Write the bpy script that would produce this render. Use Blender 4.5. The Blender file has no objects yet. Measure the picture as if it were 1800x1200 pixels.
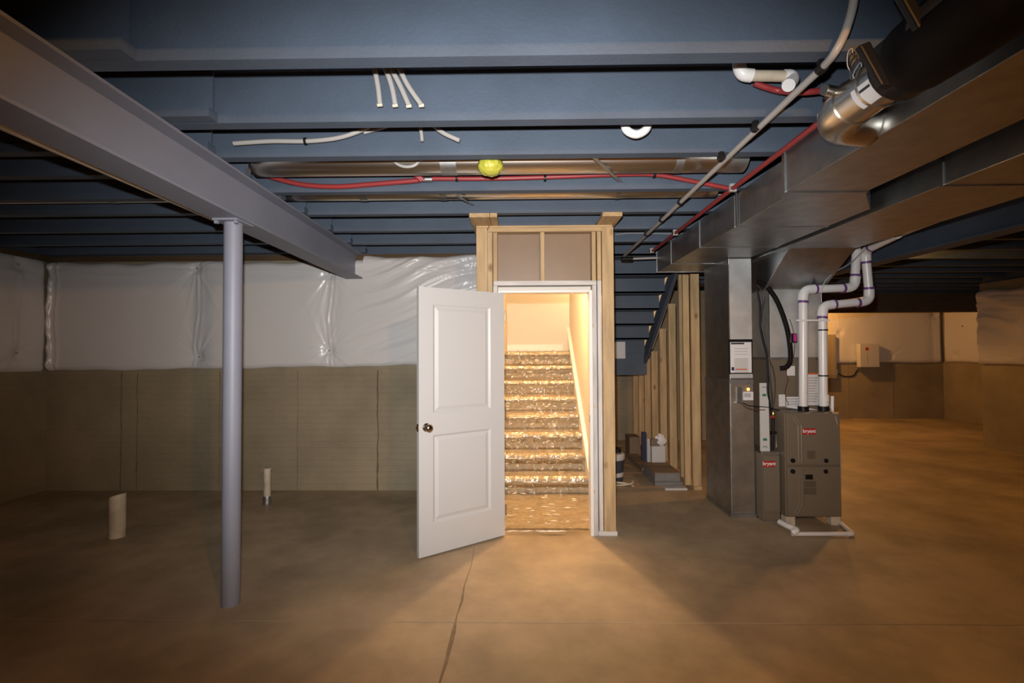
import bpy, bmesh, math, random
from mathutils import Vector, Matrix, noise
random.seed(7)
R = math.radians
scene = bpy.context.scene
C = scene.collection
# ------------------------------------------------------------------ camera
F, HC = 850.0, 1.52
CAM = Vector((0, 0, HC))
ROT = Matrix.Rotation(12/850, 3, 'Z') @ Matrix.Rotation(R(90) + 18/850, 3, 'X') @ Matrix.Rotation(-0.005, 3, 'Z')
cam_d = bpy.data.cameras.new('camera'); cam_d.sensor_width = 36.0; cam_d.lens = 36.0*F/1800
cam_d.clip_start = 0.05; cam_d.clip_end = 100
cam = bpy.data.objects.new('camera', cam_d); C.objects.link(cam)
cam.matrix_world = Matrix.Translation(CAM) @ ROT.to_4x4()
scene.camera = cam
# ------------------------------------------------------------------ world, flash, exposure
w = bpy.data.worlds.new('world'); scene.world = w; w.use_nodes = True
w.node_tree.nodes['Background'].inputs[0].default_value = (0.5, 0.55, 0.65, 1)
w.node_tree.nodes['Background'].inputs[1].default_value = 0.01
vs = scene.view_settings
vs.view_transform = 'Standard'; vs.look = 'None'; vs.gamma = 1.0; vs.use_curve_mapping = False; vs.exposure = 0.0
FLASH_W, FLASH_COL, FLASH_CONE, FLASH_BLEND = 640, (1.0, 0.985, 0.97), R(100), 1.0
STAIR_W, LAND_FILL_W, STAIR_COL = 125, 26, (1.0, 0.62, 0.29)
RIGHT_W, FAR_W, BACK_W, BULB_COL = 72, 110, 125, (1.0, 0.45, 0.115)
fl = bpy.data.lights.new('camera_flash', 'SPOT'); fl.energy = FLASH_W; fl.color = FLASH_COL
fl.spot_size = FLASH_CONE; fl.spot_blend = FLASH_BLEND; fl.shadow_soft_size = 0.02
flo = bpy.data.objects.new('camera_flash', fl); C.objects.link(flo)
flo.matrix_world = Matrix.Translation(CAM + Vector((-0.035, 0.02, 0.16))) @ ROT.to_4x4() @ Matrix.Diagonal((1.12, 0.80, 1, 1))

# ------------------------------------------------------------------ pixel -> place
def ray(px, py):
    return ROT @ Vector(((px-900)/F, -(py-600)/F, -1))
def PY(px, py, Y): d = ray(px, py); return CAM + d*((Y)/d.y)
def PZ(px, py, Z): d = ray(px, py); return CAM + d*((Z-HC)/d.z)
def PX(px, py, X): d = ray(px, py); return CAM + d*(X/d.x)

# ------------------------------------------------------------------ materials
MATS = {}
def mat(name, col, rough=0.6, metal=0.0, var=None, bump=None, stretch=(1, 1, 1), spec=0.5, col2=None, emit=None, coat=0):
    m = bpy.data.materials.new(name); m.use_nodes = True; MATS[name] = m
    nt = m.node_tree; N = nt.nodes; L = nt.links
    b = N['Principled BSDF']
    b.inputs['Base Color'].default_value = (*col, 1); b.inputs['Roughness'].default_value = rough
    b.inputs['Metallic'].default_value = metal; b.inputs['Specular IOR Level'].default_value = spec
    b.inputs['Coat Weight'].default_value = coat
    if emit: b.inputs['Emission Color'].default_value = (*emit[0], 1); b.inputs['Emission Strength'].default_value = emit[1]
    tc = N.new('ShaderNodeTexCoord'); mp = N.new('ShaderNodeMapping'); mp.inputs['Scale'].default_value = stretch
    L.new(tc.outputs['Object'], mp.inputs[0])
    if var:
        n = N.new('ShaderNodeTexNoise'); n.inputs['Scale'].default_value = var[0]; n.inputs['Detail'].default_value = 6
        n.inputs['Roughness'].default_value = 0.6
        L.new(mp.outputs[0], n.inputs['Vector'])
        r = N.new('ShaderNodeValToRGB'); a = var[1]
        r.color_ramp.elements[0].position = 0.33; r.color_ramp.elements[1].position = 0.68
        lo = col2 if col2 else tuple(c*(1-a) for c in col); hi = tuple(min(1, c*(1+a*0.6)) for c in col)
        r.color_ramp.elements[0].color = (*lo, 1); r.color_ramp.elements[1].color = (*hi, 1)
        L.new(n.outputs[0], r.inputs[0]); L.new(r.outputs[0], b.inputs['Base Color'])
    if bump:
        n2 = N.new('ShaderNodeTexNoise'); n2.inputs['Scale'].default_value = bump[0]; n2.inputs['Detail'].default_value = 5
        L.new(mp.outputs[0], n2.inputs['Vector'])
        bp = N.new('ShaderNodeBump'); bp.inputs['Strength'].default_value = bump[1]; bp.inputs['Distance'].default_value = 0.01
        L.new(n2.outputs[0], bp.inputs['Height']); L.new(bp.outputs[0], b.inputs['Normal'])
    return m

PAINT = mat('blue_grey_paint', (0.074, 0.100, 0.140), 0.62, var=(3, 0.12), bump=(60, 0.15))
STEELP = mat('grey_painted_steel', (0.225, 0.242, 0.300), 0.5, var=(2, 0.08), bump=(80, 0.06))
FLOORC = mat('floor_concrete', (0.40, 0.305, 0.195), 0.55, var=(1.5, 0.36), bump=(14, 0.12))
WALLC = mat('wall_concrete', (0.300, 0.248, 0.160), 0.8, var=(1.3, 0.22), bump=(40, 0.3))
POLY = mat('white_poly_sheet', (0.66, 0.65, 0.645), 0.27, bump=(2.2, 0.15), spec=0.5)
DOORW = mat('white_door_paint', (0.56, 0.56, 0.56), 0.38)
TRIMW = mat('white_trim_paint', (0.80, 0.78, 0.74), 0.4)
CREAM = mat('cream_wall_paint', (0.70, 0.66, 0.60), 0.7, bump=(120, 0.05))
CARPET = mat('beige_carpet', (0.52, 0.43, 0.30), 0.95, var=(22, 0.25), bump=(170, 0.9))
KRAFT = mat('kraft_paper', (0.235, 0.160, 0.100), 0.42, var=(5, 0.06))
GALV = mat('galvanised_steel', (0.42, 0.435, 0.44), 0.40, 1.0, var=(9, 0.16), bump=(2.2, 0.45))
GALVD = mat('dull_galvanised_steel', (0.46, 0.47, 0.47), 0.46, 1.0, var=(7, 0.2), bump=(2.2, 0.4))
GALVLIT = mat('flash_lit_galvanised_steel', (0.78, 0.80, 0.80), 0.56, 1.0, var=(6, 0.14), bump=(2.5, 0.5))  # lightened copy of the steel, flash highlight put into its colour
SHINY = mat('shiny_round_duct', (0.66, 0.62, 0.55), 0.28, 1.0, bump=(4, 0.05))
TAUPE = mat('taupe_enamel', (0.160, 0.127, 0.092), 0.42)
TAUPE2 = mat('taupe_enamel_light', (0.180, 0.145, 0.106), 0.36)
TAUPED = mat('taupe_dark_print', (0.11, 0.088, 0.066), 0.5)
BLACK = mat('black_plastic', (0.009, 0.009, 0.010), 0.4, spec=0.3)
BLACKJ = mat('black_jacket', (0.008, 0.0065, 0.006), 0.6, bump=(9, 0.25), spec=0.12)
PVC = mat('white_pvc', (0.80, 0.79, 0.78), 0.28)
PVCT = mat('cream_pvc', (0.60, 0.52, 0.40), 0.4, var=(7, 0.25))
PURPLE = mat('purple_primer', (0.16, 0.055, 0.22), 0.4)
PEXW = mat('white_pex', (0.40, 0.38, 0.36), 0.4)
PEXR = mat('red_pex', (0.29, 0.036, 0.038), 0.4)
BRASS = mat('brass', (0.55, 0.38, 0.16), 0.25, 1.0)
NICKEL = mat('satin_bronze', (0.42, 0.34, 0.25), 0.22, 1.0)
COPPER = mat('copper', (0.65, 0.28, 0.14), 0.3, 1.0)
PAPER = mat('white_paper', (0.70, 0.69, 0.69), 0.55)
PAPERG = mat('grey_print', (0.42, 0.42, 0.43), 0.6)
INK = mat('dark_print', (0.03, 0.03, 0.035), 0.6)
RED = mat('red_badge', (0.42, 0.03, 0.03), 0.35)
WHITEINK = mat('white_print', (0.8, 0.78, 0.76), 0.5)
GREEN = mat('green_print', (0.04, 0.20, 0.14), 0.5)
ORANGEINK = mat('orange_print', (0.6, 0.12, 0.04), 0.5)
MAGENTA = mat('magenta_tag', (0.55, 0.03, 0.28), 0.4)
CARTON = mat('brown_cardboard', (0.20, 0.14, 0.09), 0.8, var=(6, 0.1))
CARTONW = mat('white_carton', (0.55, 0.54, 0.52), 0.6)
NAVY = mat('navy_print', (0.02, 0.022, 0.07), 0.5)
GREYBOX = mat('grey_panel_enamel', (0.28, 0.25, 0.19), 0.45)
SILL = mat('treated_sill_wood', (0.10, 0.060, 0.028), 0.8, var=(6, 0.3), stretch=(0.3, 2, 4))
CERAMIC = mat('white_ceramic', (0.7, 0.7, 0.68), 0.3)
GLOW = mat('glowing_bulb', (1, 0.8, 0.5), 0.4, emit=((1.0, 0.6, 0.25), 14))
LEDM = mat('amber_indicator', (1, 0.5, 0.1), 0.4, emit=((1.0, 0.45, 0.08), 5))
FIBRE = mat('grey_tile_edge', (0.20, 0.19, 0.18), 0.8, var=(12, 0.15))

def wood(name, col, st):
    m = mat(name, col, 0.62, var=(2.4, 0.26), bump=(9, 0.12), stretch=st)
    nt = m.node_tree; N = nt.nodes; L = nt.links; b = N['Principled BSDF']
    src = b.inputs['Base Color'].links[0].from_socket
    tc = N.new('ShaderNodeTexCoord'); mp = N.new('ShaderNodeMapping')
    mp.inputs['Scale'].default_value = tuple(4.5 if s > 1 else 2.6 for s in st)
    L.new(tc.outputs['Object'], mp.inputs[0])
    v = N.new('ShaderNodeTexVoronoi'); v.inputs['Scale'].default_value = 1.0; L.new(mp.outputs[0], v.inputs['Vector'])
    r = N.new('ShaderNodeValToRGB'); r.color_ramp.elements[0].position = 0.05; r.color_ramp.elements[1].position = 0.13
    r.color_ramp.elements[0].color = (0.35, 0.22, 0.12, 1); r.color_ramp.elements[1].color = (1, 1, 1, 1)
    L.new(v.outputs['Distance'], r.inputs[0])
    mx = N.new('ShaderNodeMix'); mx.data_type = 'RGBA'; mx.blend_type = 'MULTIPLY'; mx.inputs[0].default_value = 0.8
    L.new(src, mx.inputs[6]); L.new(r.outputs[0], mx.inputs[7]); L.new(mx.outputs[2], b.inputs['Base Color'])
    return m
PINE = (0.50, 0.345, 0.175)
WZ = wood('pine_upright', PINE, (8, 8, 0.9)); WX = wood('pine_crosswise', PINE, (0.9, 8, 8)); WY = wood('pine_lengthwise', PINE, (8, 0.9, 8))
WZW = wood('white_washed_pine_upright', (0.60, 0.57, 0.54), (8, 8, 0.9)); WXW = wood('white_washed_pine_crosswise', (0.60, 0.57, 0.54), (0.9, 8, 8))

def film_mat(name, tint, k):
    m = bpy.data.materials.new(name); m.use_nodes = True; nt = m.node_tree; N = nt.nodes; L = nt.links
    for n in list(N): N.remove(n)
    out = N.new('ShaderNodeOutputMaterial'); mx = N.new('ShaderNodeMixShader'); t = N.new('ShaderNodeBsdfTransparent')
    g = N.new('ShaderNodeBsdfGlossy'); g.inputs['Roughness'].default_value = 0.2; g.inputs['Color'].default_value = (*tint, 1)
    t.inputs['Color'].default_value = (0.97, 0.97, 0.96, 1)
    fr = N.new('ShaderNodeLayerWeight'); fr.inputs['Blend'].default_value = k
    tc = N.new('ShaderNodeTexCoord'); n2 = N.new('ShaderNodeTexNoise'); n2.inputs['Scale'].default_value = 9; n2.inputs['Detail'].default_value = 3
    L.new(tc.outputs['Object'], n2.inputs['Vector'])
    bp = N.new('ShaderNodeBump'); bp.inputs['Strength'].default_value = 0.9; bp.inputs['Distance'].default_value = 0.03
    L.new(n2.outputs[0], bp.inputs['Height']); L.new(bp.outputs[0], g.inputs['Normal'])
    ad = N.new('ShaderNodeMath'); ad.operation = 'ADD'; ad.inputs[1].default_value = 0.10; L.new(fr.outputs['Fresnel'], ad.inputs[0]); L.new(ad.outputs[0], mx.inputs[0]); L.new(t.outputs[0], mx.inputs[1]); L.new(g.outputs[0], mx.inputs[2]); L.new(mx.outputs[0], out.inputs[0])
    return m
FILM = film_mat('clear_plastic_film', (1, 0.97, 0.92), 0.28)
YELLOW = mat('yellow_plastic_bag', (0.46, 0.45, 0.06), 0.2, bump=(26, 1.0))

# wall concrete: fine course lines; floor: stains
def add_courses(m):
    nt = m.node_tree; N = nt.nodes; L = nt.links; b = N['Principled BSDF']
    tc = N.new('ShaderNodeTexCoord'); mp = N.new('ShaderNodeMapping'); mp.inputs['Rotation'].default_value = (R(90), 0, 0)
    L.new(tc.outputs['Object'], mp.inputs[0])
    br = N.new('ShaderNodeTexBrick'); br.inputs['Scale'].default_value = 1.0
    br.inputs['Brick Width'].default_value = 0.55; br.inputs['Row Height'].default_value = 0.067; br.inputs['Mortar Size'].default_value = 0.004
    br.inputs['Mortar Smooth'].default_value = 0.6
    L.new(mp.outputs[0], br.inputs['Vector'])
    old = [n for n in N if n.type == 'BUMP'][0]
    bp = N.new('ShaderNodeBump'); bp.inputs['Strength'].default_value = 0.5; bp.inputs['Distance'].default_value = 0.005; bp.invert = True
    L.new(br.outputs['Fac'], bp.inputs['Height']); L.new(old.outputs[0], bp.inputs['Normal']); L.new(bp.outputs[0], b.inputs['Normal'])
add_courses(WALLC)

# ------------------------------------------------------------------ mesh helpers
def box(bm, x0, x1, y0, y1, z0, z1):
    v = [bm.verts.new(p) for p in ((x0,y0,z0),(x1,y0,z0),(x1,y1,z0),(x0,y1,z0),(x0,y0,z1),(x1,y0,z1),(x1,y1,z1),(x0,y1,z1))]
    for f in ((0,3,2,1),(4,5,6,7),(0,1,5,4),(1,2,6,5),(2,3,7,6),(3,0,4,7)): bm.faces.new([v[i] for i in f])
    return bm
def prism(bm, poly, axis, a0, a1):
    """poly of 2-d points extruded along axis; axis x: (y,z); y: (x,z); z: (x,y)"""
    def P(p, a): return {'x': (a, p[0], p[1]), 'y': (p[0], a, p[1]), 'z': (p[0], p[1], a)}[axis]
    A = [bm.verts.new(P(p, a0)) for p in poly]; B = [bm.verts.new(P(p, a1)) for p in poly]
    n = len(poly)
    bm.faces.new(A); bm.faces.new(B[::-1])
    for i in range(n): bm.faces.new((A[i], B[i], B[(i+1) % n], A[(i+1) % n]))
    bmesh.ops.recalc_face_normals(bm, faces=bm.faces); return bm
def tube(bm, pts, r, n=10, cap=True):
    pts = [Vector(p) for p in pts]; m = len(pts)
    rs = r if isinstance(r, (list, tuple)) else [r]*m
    t = (pts[1]-pts[0]).normalized(); up = Vector((0, 0, 1)) if abs(t.z) < 0.9 else Vector((0, 1, 0))
    u = t.cross(up).normalized(); rings = []
    for i, p in enumerate(pts):
        if i == 0: tt = t
        elif i == m-1: tt = (pts[i]-pts[i-1]).normalized()
        else:
            tt = (pts[i+1]-pts[i]).normalized() + (pts[i]-pts[i-1]).normalized()
            tt = tt.normalized() if tt.length > 1e-6 else (pts[i+1]-pts[i]).normalized()
        u = (u - tt*u.dot(tt)).normalized(); v = tt.cross(u)
        rings.append([bm.verts.new(p + (u*math.cos(a)+v*math.sin(a))*rs[i]) for a in (2*math.pi*k/n for k in range(n))])
    for a, b in zip(rings, rings[1:]):
        for k in range(n): bm.faces.new((a[k], a[(k+1) % n], b[(k+1) % n], b[k]))
    if cap: bm.faces.new(rings[0][::-1]); bm.faces.new(rings[-1])
    bmesh.ops.recalc_face_normals(bm, faces=bm.faces); return bm
def lathe(bm, prof, c=(0, 0, 0), n=20, axis='z'):
    """prof: (radius, height) pairs"""
    rings = []; c = Vector(c)
    for r, h in prof:
        ring = []
        for k in range(n):
            a = 2*math.pi*k/n; x, y = r*math.cos(a), r*math.sin(a)
            ring.append(bm.verts.new(c + Vector({'z': (x, y, h), 'y': (x, h, y), 'x': (h, x, y)}[axis])))
        rings.append(ring)
    for a, b in zip(rings, rings[1:]):
        for k in range(n): bm.faces.new((a[k], a[(k+1) % n], b[(k+1) % n], b[k]))
    bm.faces.new(rings[0]); bm.faces.new(rings[-1])
    bmesh.ops.recalc_face_normals(bm, faces=bm.faces); return bm
def spline(pts, k=6):
    pts = [Vector(p) for p in pts]; out = []
    e = [pts[0]*2-pts[1]] + pts + [pts[-1]*2-pts[-2]]
    for i in range(1, len(e)-2):
        for j in range(k):
            t = j/k; a, b, c, d = e[i-1], e[i], e[i+1], e[i+2]
            out.append(0.5*((2*b)+(c-a)*t+(2*a-5*b+4*c-d)*t*t+(3*b-a-3*c+d)*t**3))
    out.append(pts[-1]); return out
def arc(p0, p1, p2, rad, k=7):
    """fillet of corner p1"""
    a = (p0-p1).normalized(); b = (p2-p1).normalized(); ang = a.angle(b); d = rad/math.tan(ang/2)
    s, e = p1+a*d, p1+b*d
    return [(s*(1-t)**2 + p1*2*t*(1-t) + e*t*t) for t in (j/k for j in range(k+1))]
def bevel(bm, w, seg=2):
    bmesh.ops.bevel(bm, geom=list(bm.edges), offset=w, segments=seg, affect='EDGES', profile=0.6, clamp_overlap=True); return bm
def nb(): return bmesh.new()

ORG = {}
def empty(name, loc, label=None, cat=None, group=None, kind=None):
    o = bpy.data.objects.new(name, None); C.objects.link(o); o.location = loc; o.empty_display_size = 0.1
    ORG[o] = Vector(loc); tag(o, label, cat, group, kind); return o
def tag(o, label=None, cat=None, group=None, kind=None):
    if label: o['label'] = label
    if cat: o['category'] = cat
    if group: o['group'] = group
    if kind: o['kind'] = kind
    return o
def obj(name, bm, m, parent=None, smooth=False, label=None, cat=None, group=None, kind=None):
    me = bpy.data.meshes.new(name)
    if parent is not None: off = ORG[parent]
    else:
        zs = [v.co for v in bm.verts]
        lo = Vector([min(p[i] for p in zs) for i in range(3)]); hi = Vector([max(p[i] for p in zs) for i in range(3)])
        off = Vector(((lo.x+hi.x)/2, (lo.y+hi.y)/2, lo.z))
    bmesh.ops.translate(bm, verts=bm.verts, vec=-off)
    bm.to_mesh(me); bm.free(); me.materials.append(m)
    if smooth:
        for p in me.polygons: p.use_smooth = True
        if smooth != 'all': me.set_sharp_from_angle(angle=R(40))
    o = bpy.data.objects.new(name, me); C.objects.link(o)
    if parent is not None: o.parent = parent
    else: o.location = off
    ORG[o] = off; tag(o, label, cat, group, kind); return o
def bx(name, m, parent, x0, x1, y0, y1, z0, z1, bev=0, **k):
    b = box(nb(), x0, x1, y0, y1, z0, z1)
    if bev: bevel(b, bev)
    return obj(name, b, m, parent, **k)
def pipe(name, m, parent, pts, r, n=10, **k):
    return obj(name, tube(nb(), pts, r, n), m, parent, smooth=True, **k)
def lettering(name, s, m, parent, size, origin, bold=0.0):
    cu = bpy.data.curves.new(name, 'FONT'); cu.body = s; cu.size = size; cu.align_x = 'CENTER'; cu.align_y = 'CENTER'
    cu.extrude = 0.0006; cu.offset = bold
    t = bpy.data.objects.new(name, cu); C.objects.link(t)
    dg = bpy.context.evaluated_depsgraph_get(); me = bpy.data.meshes.new_from_object(t.evaluated_get(dg))
    bpy.data.objects.remove(t)
    me.transform(Matrix.Translation(Vector(origin)-ORG[parent]) @ Matrix.Rotation(R(90), 4, 'X'))
    me.materials.clear(); me.materials.append(m); me.name = name
    o = bpy.data.objects.new(name, me); C.objects.link(o); o.parent = parent; ORG[o] = ORG[parent]; return o

# ================================================================== SETTING
ZJ = 2.61; ZT = 2.91                      # joist bottoms, subfloor
XL, XR, XRF = -5.28, 7.26, 9.40
YB, YM, YF, YN, YR = 5.34, 8.30, 10.86, -4.0, 7.70
XJOG = 4.30
# floor with a saw-cut joint and a crack (slabs with a recessed gap)
fl_ = obj('floor', box(nb(), XL-.2, XRF+.2, YN-.2, YF+.2, -0.20, 0.0), FLOORC, label='bare brown concrete basement floor', cat='floor', kind='structure')
ja, jb_ = PZ(420, 1091, 0), PZ(1800, 1098, 0); jd = (jb_-ja).normalized(); jn = Vector((-jd.y, jd.x, 0))
def strip(pts, ws, z):
    b = nb(); L_ = []
    for (p, wd) in zip(pts, ws):
        L_.append((b.verts.new((p.x, p.y-0, z)), wd, p))
    b.free(); b = nb(); prev = None
    for i, (p, wd) in enumerate(zip(pts, ws)):
        q = pts[min(i+1, len(pts)-1)]; o_ = pts[max(i-1, 0)]; d = (q-o_); d.z = 0; d.normalize(); n_ = Vector((-d.y, d.x, 0))
        a, c = b.verts.new((p.x+n_.x*wd, p.y+n_.y*wd, z)), b.verts.new((p.x-n_.x*wd, p.y-n_.y*wd, z))
        if prev: b.faces.new((prev[0], prev[1], c, a))
        prev = (a, c)
    bmesh.ops.recalc_face_normals(b, faces=b.faces); return b
JOINT = mat('filled_saw_cut', (0.46, 0.40, 0.31), 0.8, var=(5, 0.15)); DIRT = mat('dirty_crack', (0.24, 0.18, 0.12), 0.9, var=(9, 0.3))
p0 = ja - jd*1.6; p1 = ja + jd*7
obj('control_joint', strip([p0, p1], [.0035, .0035], 0.0012), JOINT, fl_)
ck = [PZ(a, b, 0) for a, b in ((833, 962), (829, 992), (816, 1030), (812, 1056), (803, 1082), (797, 1112), (790, 1140), (784, 1165), (773, 1199), (760, 1240))]
obj('crack', strip(ck, [.002, .002, .004, .008, .003, .012, .011, .009, .005, .004], 0.0010), DIRT, fl_)

def wall(name, x0, x1, y0, y1, z0=0, z1=2.55, m=WALLC, label=''):
    return obj(name, box(nb(), x0, x1, y0, y1, z0, z1), m, label=label, cat='wall', kind='structure')
wb = wall('wall_back', XL-.2, -0.32, YB, YB+.2, label='brown poured concrete foundation wall with fine brick-pattern courses')
wl = wall('wall_left', XL-.2, XL, YN, YB, label='brown concrete side wall meeting the back wall near the wide floor pipe')
wm = wall('wall_rear', -0.32, XJOG+.2, YM+.02, YM+.22, label='orange-lit concrete wall beyond the stairs')
wall('wall_jog', XJOG, XJOG+.2, YM+.22, YF, label='short concrete return wall behind the furnace')
wf = wall('wall_far', XJOG, XRF+.2, YF, YF+.2, label='far orange-lit concrete wall beyond the furnace')
wrf = wall('wall_far_right', XRF, XRF+.2, YR, YF, label='concrete side wall beyond the free outer corner')
wr = wall('wall_right', XR, XR+.2, YN, YR, label='concrete side wall ending in a free outer corner opposite the furnace')
wall('wall_return', XR+.2, XRF, YR-.2, YR, label='hidden concrete return wall behind the free outer corner')
wall('wall_front', XL-.2, XR+.2, YN-.2, YN, label='concrete wall behind the photographer')
# form seams on the back wall
SEAMM = mat('dark_form_joint', (0.15, 0.122, 0.08), 0.9, var=(6, 0.3))
for px, wd_ in ((213, .010), (241, .006), (386, .005), (523, .004), (664, .012)):
    xx = PY(px, 750, YB).x; zz_ = [0.005+1.318*k/24 for k in range(25)]
    obj('form_joint', tube(nb(), [(xx+.012*noise.noise(Vector((z*4, px, 0)))+.006*noise.noise(Vector((z*19, px, 1))), YB-.0005, z) for z in zz_], [wd_*(.5+.9*abs(noise.noise(Vector((z*6, px, 3))))) for z in zz_], 6), SEAMM, wb)
for px in (1490, 1568): p = PY(px, 690, YF); bx('form_seam', WALLC, wf, p.x-.012, p.x+.012, YF-.01, YF+.01, 0, 1.19)
# sill plates
bx('trim_1', SILL, None, XL, -0.32, YB-.02, YB+.18, 2.55, ZJ, label='brown wooden sill plate on top of the back foundation wall', cat='sill plate', kind='structure')
bx('trim_2', SILL, None, XL-.18, XL+.02, YN, YB-.02, 2.55, ZJ, label='brown wooden sill plate on top of the left foundation wall', cat='sill plate', kind='structure')
bx('trim_3', SILL, None, XJOG+.2, XRF, YF-.02, YF+.18, 2.55, ZJ, label='wooden sill plate on top of the far foundation wall', cat='sill plate', kind='structure')
# painted rim joists closing the ends
bx('trim_4', PAINT, None, XL, -0.32, YB+.03, YB+.08, ZJ, ZT, label='painted rim joist above the back wall', cat='rim joist', kind='structure')
bx('trim_5', PAINT, None, XL-.08, XL-.03, YN, YB, ZJ, ZT, label='painted rim joist above the left wall', cat='rim joist', kind='structure')
bx('trim_6', PAINT, None, XJOG, XRF, YF+.03, YF+.08, ZJ, ZT, label='painted rim joist above the far wall', cat='rim joist', kind='structure')
bx('trim_7', PAINT, None, XR+.05, XR+.1, YN, YR, 2.55, ZT, label='painted rim joist above the right wall', cat='rim joist', kind='structure')

# ceiling = subfloor with I-joists as parts
ce = obj('ceiling', box(nb(), XL-.2, XRF+.2, YN-.2, YF+.2, ZT, ZT+.02), PAINT, label='blue-grey painted open joist ceiling', cat='ceiling', kind='structure')
FW, FH = 0.065, 0.045
def joist(x0, x1, yfar, m=PAINT):
    yc = yfar - FW/2
    j = bx('joist', m, ce, x0, x1, yc-.006, yc+.006, ZJ+FH, ZT-FH)
    bx('bottom_flange', m, j, x0, x1, yc-FW/2, yc+FW/2, ZJ, ZJ+FH)
    bx('top_flange', m, j, x0, x1, yc-FW/2, yc+FW/2, ZT-FH, ZT)
right_y = [-3.2, -2.7, -2.2, -1.7, -1.2, -0.7, -0.2, 0.30, 0.81, 1.315, 1.824, 2.316, 2.717, 3.309, 3.844, 4.37, 4.876]
y = 5.38
while y < YF-.1: right_y.append(y); y += 0.508
XBM = -1.72
for yy in right_y:
    xe = XR+.05 if yy < YR else XRF
    if yy < 4.05: joist(XBM-.10, xe, yy)
    elif yy < YM:
        if yy < YB: joist(XBM-.10, -0.33, yy)
        joist(0.81 if yy < 5.3 else 2.02, xe, yy)
    else: joist(XJOG if yy > YM+.3 else XJOG, xe, yy)
left_y = [-3.27, -2.77, -2.27, -1.77, -1.27, -0.77, -0.27, 0.23, 0.74, 1.245, 1.754, 2.246, 2.61, 2.96, 3.41, 3.775, 4.30, 4.806, 5.27]
for yy in left_y: joist(XL-.03, -1.42 if yy in (1.754, 2.246) else -1.66, yy)

# ------------------------------------------------------------------ steel beams and column
def ibeam(name, xa, ya, xb, yb, wd, zb, zt, m, label):
    root = empty(name, ((xa+xb)/2, (ya+yb)/2, zb), label, 'beam')
    d = Vector((xb-xa, yb-ya, 0)); L_ = d.length; ang = math.atan2(d.x, d.y)
    M = Matrix.Translation(((xa+xb)/2, (ya+yb)/2, 0)) @ Matrix.Rotation(-ang, 4, 'Z')
    for nm, q in (('web', (-.006, .006, zb+.014, zt-.014)), ('top_flange', (-wd/2, wd/2, zt-.014, zt)), ('bottom_flange', (-wd/2, wd/2, zb, zb+.014))):
        b = box(nb(), q[0], q[1], -L_/2, L_/2, q[2], q[3]); bmesh.ops.transform(b, matrix=M, verts=b.verts); obj(nm, b, m, root)
    return root
ZB = 2.33
A = PZ(0, 172, ZB); B = PY(640, 494, YB)
xr0 = A.x; sl = (B.x-A.x)/(B.y-A.y)
def xbm(Y): return A.x + sl*(Y-A.y) - 0.09
beam1 = ibeam('steel_beam', xbm(YN), YN, xbm(YB), YB+.02, 0.18, ZB, ZJ, STEELP, 'grey painted steel I-beam resting on the round post')
ibeam('steel_beam', 3.42, YN, 3.42, YF, 0.16, 2.34, ZJ, PAINT, 'blue-grey steel I-beam running beside the wide return duct')
# column
cb = PZ(405, 1061, 0); cr = 0.0525; ct = xbm(cb.y)
col = empty('steel_column', (ct, cb.y, 0), 'grey painted round steel post standing under the long beam', 'post')
obj('shaft', lathe(nb(), [(cr, 0.0), (cr, ZB-.012)], (ct, cb.y, 0), 32), STEELP, col, smooth=True)
obj('cap_plate', box(nb(), ct-.075, ct+.075, cb.y-.09, cb.y+.09, ZB-.012, ZB), STEELP, col)
for k in (-1, 1): bx('bolt', STEELP, col, ct+k*.06-.01, ct+k*.06+.01, cb.y-.08, cb.y-.06, ZB-.03, ZB-.012)
# dark dropped beam near the far wall
p = PY(1465, 560, 9.4); q = PY(1700, 524, 9.4)
bx('wood_beam', wood('dark_stained_beam', (0.10, 0.075, 0.055), (0.9, 8, 8)), None, XJOG+.2, XRF, 9.35, 9.50, 2.24, ZJ, bev=.004, label='dark dropped wooden beam in front of the far plastic-covered wall', cat='beam')

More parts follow.
